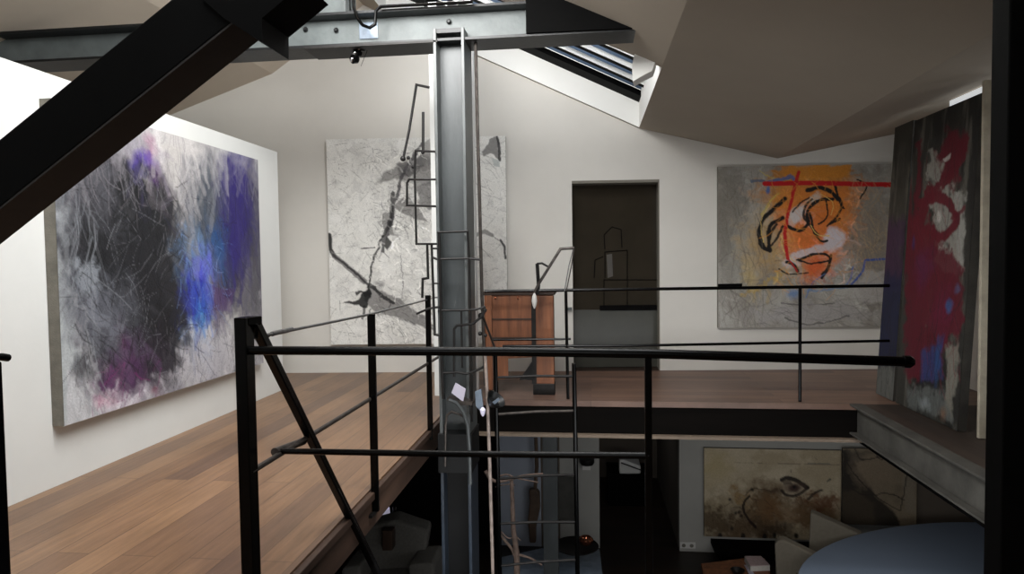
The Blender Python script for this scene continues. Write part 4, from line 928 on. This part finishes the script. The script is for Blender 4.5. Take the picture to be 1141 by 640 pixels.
for pts in ([(938, 502), (950, 525), (975, 552), (1003, 570)], [(1002, 510), (1010, 530), (1005, 560), (1003, 570)], [(950, 545), (965, 552), (990, 550), (1008, 558)], [(952, 500), (960, 512), (980, 510)], [(974, 500), (980, 512), (992, 506)]):
    c.stroke(pts, .018, (50, 44, 38), .85, .03, curve=True)
c.mesh('painted_surface', t8)
# ------------------------------------------------------------------ lower room contents
# low dark bench below the sepia painting
lbn = thing('low_bench', (2.3, LY - .35, LZ), 'low black bench against the wall beneath the sepia painting', 'bench')
bx_a, bx_b = ony(796, 610, LY - .3).x, ony(960, 610, LY - .3).x
build('seat_board', lambda b: box(b, bx_a, bx_b, LY - .42, LY - .02, LZ + .13, LZ + .2), 'blackm', lbn, bevel=.01)
for q_ in (bx_a + .08, bx_b - .16): build('leg', lambda b, q_=q_: box(b, q_, q_ + .08, LY - .38, LY - .06, LZ, LZ + .13), 'blackm', lbn)
sk = thing('wall_socket', ony(766, 608, LY - .01), 'white double wall socket low on the lower room wall', 'socket')
s0 = ony(757.5, 604.5, LY - .012); s1 = ony(775, 612, LY - .012)
build('plate', lambda b: box(b, s0.x, s1.x, LY - .012, LY, s1.z, s0.z), 'plastic', sk, bevel=.003)
for k in (0.25, .75):
    xx = s0.x + (s1.x - s0.x) * k
    build('outlet', lambda b, xx=xx: lathe(b, [(.02, 0), (.026, .004), (.02, .005), (.012, .002)], (xx, LY - .012, (s0.z + s1.z) / 2), 12, (0, -1, 0)), 'canvas', sk)
# oval dining table
tz = LZ + .75
E0 = onz(1045, 583, tz)
dt = thing('dining_table', (E0.x + .35, E0.y - .8, LZ), 'large oval white lacquered dining table at lower right', 'table')
def oval(b, z, h, A, B, cx_, cy_, n=72):
    e = 2 / 1.68; P = []
    for k in range(n):
        c_, s_ = math.cos(2 * math.pi * k / n), math.sin(2 * math.pi * k / n)
        P.append((cx_ + A * math.copysign(abs(c_) ** e, c_), cy_ + B * math.copysign(abs(s_) ** e, s_), z))
    prism(b, P, (0, 0, h))
TCX, TCY, TA, TB = 4.5, 6.6, 2.5, 1.8
build('table_top', lambda b: oval(b, tz - .03, .03, TA, TB, TCX, TCY), 'tabletop', dt, bevel=.01)
build('pedestal', lambda b: lathe(b, [(.45, 0), (.42, .03), (.12, .1), (.09, .4), (.14, .66), (.4, .712)], (TCX, TCY, LZ), 32), 'tabletop', dt, smooth=True)
# pale armchair
ac = thing('upholstered_armchair', onz(900, 660, LZ), 'pale linen upholstered armchair drawn up to the oval white table', 'armchair')
ay = 7.95
def apt(px, py, y=ay): return ony(px, py, y)
build('backrest', lambda b: prism(b, [apt(903, 572), apt(907, 573), apt(961, 597), apt(958, 640), apt(900, 640)], (.05, .14, .0)), 'linen', ac, bevel=.02)
build('armrest', lambda b: prism(b, [apt(863, 607, 7.6), apt(867, 603, 7.6), apt(873, 602, 7.6), apt(912, 621, 7.5), apt(915, 668, 7.5), apt(866, 668, 7.6)], (.04, .13, 0)), 'linen', ac, bevel=.02)
g = apt(885, 660, 7.6)
build('seat_cushion', lambda b: box(b, g.x, g.x + .62, 7.35, 7.98, LZ + .2, LZ + .46), 'linen', ac, bevel=.03)
build('armrest', lambda b: box(b, g.x + .6, g.x + .72, 7.3, 8.0, LZ + .1, LZ + .62), 'linen', ac, bevel=.03)
for dx, dy in ((0, 7.4), (.6, 7.4), (0, 7.95), (.6, 7.95)):
    build('leg', lambda b, dx=dx, dy=dy: bar(b, (g.x + dx, dy, LZ), (g.x + dx, dy, LZ + .22), .04, .04), 'woodd', ac)
# coffee table with book
kz = LZ + .36
K0 = [onz(a, b_, kz) for a, b_ in ((781, 628), (830, 622), (852, 622), (858, 634), (858, 660), (790, 665))]
ck = thing('coffee_table', K0[0].lerp(K0[3], .5) - Vector((0, 0, .36)), 'live-edge orange wooden coffee table at bottom centre right', 'table')
build('slab_top', lambda b: prism(b, [p - Vector((0, 0, .05)) for p in K0], (0, 0, .05)), M['wood'], ck, bevel=.01)
kc = sum(K0, Vector()) / 6
for dx, dy in ((-.3, -.2), (.3, -.2), (-.3, .2), (.3, .2)):
    build('leg', lambda b, dx=dx, dy=dy: bar(b, (kc.x + dx, kc.y + dy, LZ), (kc.x + dx, kc.y + dy, kz - .04), .05, .05), 'woodd', ck)
bk = thing('hardback_book', onz(843, 628, kz), 'thick pale pinkish hardback book lying on the coffee table', 'book')
B0 = [onz(a, b_, kz + .07) for a, b_ in ((829.5, 620), (848, 620), (858, 630), (836, 631))]
build('pages', lambda b: prism(b, [p - Vector((0, 0, .064)) for p in B0], (0, 0, .058)), 'canvasw', bk, bevel=.002)
build('cover', lambda b: prism(b, [p - Vector((0, 0, .006)) for p in B0], (0, 0, .008)), 'book', bk, bevel=.002)
build('cover', lambda b: prism(b, [p - Vector((0, 0, .069)) for p in B0], (0, 0, .006)), 'book', bk, bevel=.002)
tag(build('paper_slip', lambda b: prism(b, [onz(a, b_, kz + .005) for a, b_ in ((829, 630), (834, 630), (841, 641), (835, 641))], (0, 0, .003)), 'paper'), 'white paper slip on the coffee table beside the book', 'paper')
tag(build('dark_bowl', lambda b: lathe(b, [(.03, 0), (.07, .04), (.08, .06), (.075, .06), (.03, .015)], onz(822, 641, kz), 20), 'rod', smooth=True), 'small dark bowl at the front of the coffee table', 'bowl')
# white object in the dark corridor
wo = ony(702, 520, 10.6)
ws = thing('white_basin', wo, 'white rounded basin with dark seam glimpsed in the lower dark corridor', 'basin')
build('body', lambda b: prism(b, [ony(a, c_, 10.6) for a, c_ in ((690, 513), (696, 513), (714, 520), (714, 528.5), (690, 528.5))], (0, .4, 0)), 'plastic', ws, bevel=.02)
build('seam', lambda b: bar(b, ony(692, 516, 10.59), ony(714, 524, 10.59), .01, .018), 'rod', ws)
build('counter', lambda b: box(b, lowx(668) + .15, wo.x + .3, 10.6, 11.2, LZ, ony(700, 528.5, 10.6).z), 'blackm', ws)
# lower grey column
yy = 6.6
lc = thing('lower_column', ony(612, 640, yy), 'blue grey steel column in the lower room behind the ladder', 'column')
x0, x1 = ony(605, 560, yy).x, ony(621.5, 560, yy).x
build('shaft', lambda b: box(b, x0, x1, yy, yy + .14, LZ, -.36), 'colm', lc, bevel=.003)
build('base_plate', lambda b: box(b, x0 - .05, x1 + .05, yy - .05, yy + .2, LZ, LZ + .02), 'colm', lc)
# hanging leather bag / strap against blue wall
lt = thing('leather_bag', ony(594, 550, 8.7), 'long tan leather bag hanging on the blue shaded lower wall', 'bag')
build('body', lambda b: prism(b, [ony(a, c_, 8.7) for a, c_ in ((589, 547), (596, 545.5), (601, 550), (601.5, 568), (597, 590), (597, 606), (590, 606), (588, 580), (590, 560))], (0, .12, 0)), 'leather', lt, bevel=.02)
build('strap', lambda b: tube(b, [ony(597, 488, 8.75), ony(598, 520, 8.75), ony(596, 548, 8.75)], .025, 8), 'leather', lt, smooth=True)
# bare branch arrangement
yb2 = 5.6
bz = thing('branch_stand', ony(572, 640, yb2), 'bare twisted branch sculpture rising behind the ladder downstairs', 'sculpture')
for nm, pts, r in (('trunk', [(577, 780), (576, 640), (575, 612), (572, 590), (571, 560), (570, 536)], (.03, .016)), ('branch', [(541, 525), (547, 534), (556, 537), (570, 534), (585, 530), (605, 528)], (.018, .007)),
                   ('branch', [(556, 531), (565, 529), (575, 533), (590, 536), (600, 538)], (.008, .005)), ('branch', [(555, 594), (562, 602), (570, 612), (574, 622)], (.014, .012)), ('branch', [(556, 590), (566, 600), (574, 598), (580, 603)], (.007, .005)),
                   ('branch', [(552, 543), (565, 540), (574, 541)], (.006, .005)), ('branch', [(576, 618), (590, 622), (604, 630)], (.012, .008))):
    build(nm, lambda b, pts=pts, r=r: tube(b, [ony(a, c_, yb2) for a, c_ in pts], r, 8, 4), 'branch', bz, smooth=True)
# glass side table with tray and copper bowl
gz = LZ + .5
gt = thing('glass_table', onz(600, 622, gz), 'low table with pale blue glass top behind the ladder', 'table')
GP = [onz(a, c_, gz) for a, c_ in ((555, 622), (604, 611), (668, 612), (672, 645), (556, 650))]
build('top', lambda b: prism(b, [p - Vector((0, 0, .02)) for p in GP], (0, 0, .02)), 'bluegl', gt, bevel=.004)
gc = sum(GP, Vector()) / 5
for dx, dy in ((-.3, -.2), (.3, -.2), (-.3, .2), (.3, .2)):
    build('leg', lambda b, dx=dx, dy=dy: bar(b, (gc.x + dx, gc.y + dy, LZ), (gc.x + dx, gc.y + dy, gz - .02), .03, .03), 'rod', gt)
tag(build('dark_tray', lambda b: lathe(b, [(.02, 0), (.2, .005), (.26, .04), (.255, .045), (.19, .012), (.02, .008)], onz(642, 612, gz + .12), 32), 'rod', smooth=True), 'round dark tray standing on the low table', 'tray')
tag(build('copper_bowl', lambda b: lathe(b, [(.03, 0), (.07, .03), (.085, .07), (.06, .1), (.055, .1), (.06, .07), (.03, .02)], onz(653, 608, gz + .15), 24), 'copper', smooth=True), 'small shiny copper bowl on the dark tray', 'bowl')
# framed grey print on lower wall + dark sconce
tag(build('grey_print', lambda b: box(b, ony(623, 550, LY - .03).x, ony(641, 550, LY - .03).x, LY - .03, LY - .004, ony(630, 583, LY).z, ony(630, 531, LY).z), 'conc'), 'unframed grey print on the lower wall right of the slim column', 'print')
sc_ = thing('wall_sconce', ony(655, 516, LY - .1), 'small dark wall sconce with white diffuser in the lower room', 'sconce')
build('shade', lambda b: lathe(b, [(.08, 0), (.1, .03), (.1, .08), (.05, .1)], ony(654, 518, LY - .12), 20), 'rod', sc_, smooth=True)
build('diffuser', lambda b: box(b, ony(649, 521, LY - .16).x, ony(658, 521, LY - .16).x, LY - .16, LY - .1, ony(650, 523, LY - .12).z, ony(650, 518, LY - .12).z), 'plastic', sc_)
# grey armchair lower left
ga = thing('grey_armchair', onz(440, 690, LZ), 'dark grey upholstered armchair below the left gallery edge', 'armchair')
gy = 6.0
def gpnt(px, py, y=gy): return ony(px, py, y)
build('backrest', lambda b: prism(b, [gpnt(398, 640), gpnt(402, 590), gpnt(440, 580), gpnt(478, 593), gpnt(472, 632), gpnt(470, 660), gpnt(400, 660)], (-.02, .22, .02)), 'fabric', ga, bevel=.03)
build('armrest', lambda b: prism(b, [gpnt(455, 630, 5.7), gpnt(480, 628, 5.7), gpnt(484, 632, 5.7), gpnt(484, 700, 5.7), gpnt(455, 700, 5.7)], (0, .4, 0)), 'fabric', ga, bevel=.03)
build('armrest', lambda b: prism(b, [gpnt(380, 634, 5.7), gpnt(402, 630, 5.7), gpnt(404, 700, 5.7), gpnt(380, 700, 5.7)], (0, .4, 0)), 'fabric', ga, bevel=.03)
build('seat_cushion', lambda b: prism(b, [gpnt(400, 655, 5.65), gpnt(458, 652, 5.65), gpnt(458, 700, 5.65), gpnt(400, 700, 5.65)], (0, .4, 0)), 'fabric', ga, bevel=.03)
for px, yq_ in ((384, 5.75), (480, 5.75), (384, 6.05), (480, 6.05)):
    q_ = gpnt(px, 700, yq_); build('leg', lambda b, q_=q_: bar(b, (q_.x, q_.y, LZ), (q_.x, q_.y, q_.z + .03), .05, .05), 'woodd', ga)
sb = thing('side_box', gpnt(430, 617, 5.9), 'small dark box perched on the grey armchair top', 'box')
build('body', lambda b: prism(b, [gpnt(426, 592, 5.8), gpnt(437, 592, 5.8), gpnt(437, 614, 5.8), (gpnt(426, 614, 5.8))], (0, .1, 0)), 'woodd', sb, bevel=.004)
lp = thing('table_lamp', gpnt(428, 590, 6.5), 'small pale lamp glowing below the gallery edge near the armchair', 'lamp')
build('shade', lambda b: lathe(b, [(.085, 0), (.07, .2), (.066, .2), (.08, 0)], gpnt(427, 588, 6.6), 24), 'lamp', lp, smooth=True)
build('stem', lambda b: tube(b, [(gpnt(427, 588, 6.6).x, 6.6, LZ + .5), gpnt(427, 585, 6.6)], .012, 8), 'rod', lp, smooth=True)
build('base', lambda b: box(b, gpnt(427, 588, 6.6).x - .15, gpnt(427, 588, 6.6).x + .15, 6.45, 6.75, LZ, LZ + .5), 'woodd', lp)
bt = thing('dark_bottle', gpnt(440, 590, 6.4), 'dark glass bottle beside the small pale lamp', 'bottle')
bo = gpnt(440, 590, 6.4)
build('body', lambda b: lathe(b, [(.04, -.2), (.045, -.1), (.045, .06), (.018, .13), (.016, .2)], bo, 16), 'doorg', bt, smooth=True)
build('cap', lambda b: lathe(b, [(.019, .2), (.02, .23), (.01, .235)], bo, 12), 'chrome', bt, smooth=True)

# ------------------------------------------------------------------ light
def area(name, loc, direction, sx, sy, power, col):
    l = bpy.data.lights.new(name, 'AREA'); l.shape = 'RECTANGLE'; l.size = sx; l.size_y = sy; l.energy = power; l.color = col
    o = bpy.data.objects.new(name, l); COL.objects.link(o); o.location = loc
    o.rotation_euler = Vector(direction).to_track_quat('-Z', 'Y').to_euler(); return o
def area_m(name, loc, d, xdir, sx, sy, power, col):
    o = area(name, loc, d, sx, sy, power, col); z = -Vector(d).normalized(); x = Vector(xdir); x = (x - z * x.dot(z)).normalized(); y = z.cross(x)
    o.rotation_euler = Matrix((x, y, z)).transposed().to_euler(); return o
area_m('reveal_fill', (-.75, 5.27, zr(-.75) + .2), (0, 1, 0), (1, 0, -.47), 2.6, .16, 28, (1, 1, 1))  # added fill that whitens the far skylight reveal
# daylight over the near skylight (just above its glazing)
zc = zr(-.8) + OFF + .15
area('daylight_near', (-.75, 2.05, zc), (-.34, .5, -.8), 3.0, 2.3, 132, (.97, .985, 1))
area('daylight_far', (-.75, 6.2, zr(-.8) + OFF + .5), (-.43, .1, -.9), 2.2, 2.9, 75, (.96, .98, 1))
area('skylight_fill', (-1.4, 5.3, zr(-1.4) + .12), (.35, .5, -.8), 1.2, .5, 22, (1, 1, 1))  # added fill inside the opening, brightens reveal and back wall
area('back_wall_fill', (-.7, 3.25, zr(-.7) + .02), (0, .87, -.5), 2.4, .7, 185, (1, .99, .97))  # added fill under the roof, aimed at the back wall
area('window_behind', (-1.0, -1.9, 1.9), (-.1, 1, .05), 2.4, 1.4, 26, (.96, .98, 1))
area('dormer_daylight', (3.42, 5.4, 2.25), (-1, .3, -.1), 1.0, .5, 5, (.95, .98, 1))
area('lower_room_fill', (1.2, 2.6, LZ + 2.1), (.0, 1, -.12), 2.6, .8, 42, (.96, .98, 1))  # added fill hung in the void to brighten the lower room
area('corridor_fill', (.5, 9.6, -.5), (.1, 1, -.6), .3, .3, 1.6, (.9, .95, 1))  # tiny added fill so the basin shows, no fitting there
area('lower_left_fill', (-.9, 3.4, -.5), (-.2, 1, -.6), .5, .5, 7, (1, .97, .94))  # small added fill for the grey armchair corner
area('lower_room_top_fill', (2.6, 6.8, -.45), (0, .3, -1), 1.2, .8, 5, (1, .95, .88))  # added downward fill, no ceiling fitting there
w = bpy.data.worlds.new('world'); sc.world = w; w.use_nodes = True
w.node_tree.nodes['Background'].inputs[0].default_value = (.88, .94, 1, 1); w.node_tree.nodes['Background'].inputs[1].default_value = .6
sc.view_settings.view_transform = 'Standard'; sc.view_settings.look = 'None'
sc.view_settings.exposure = 0
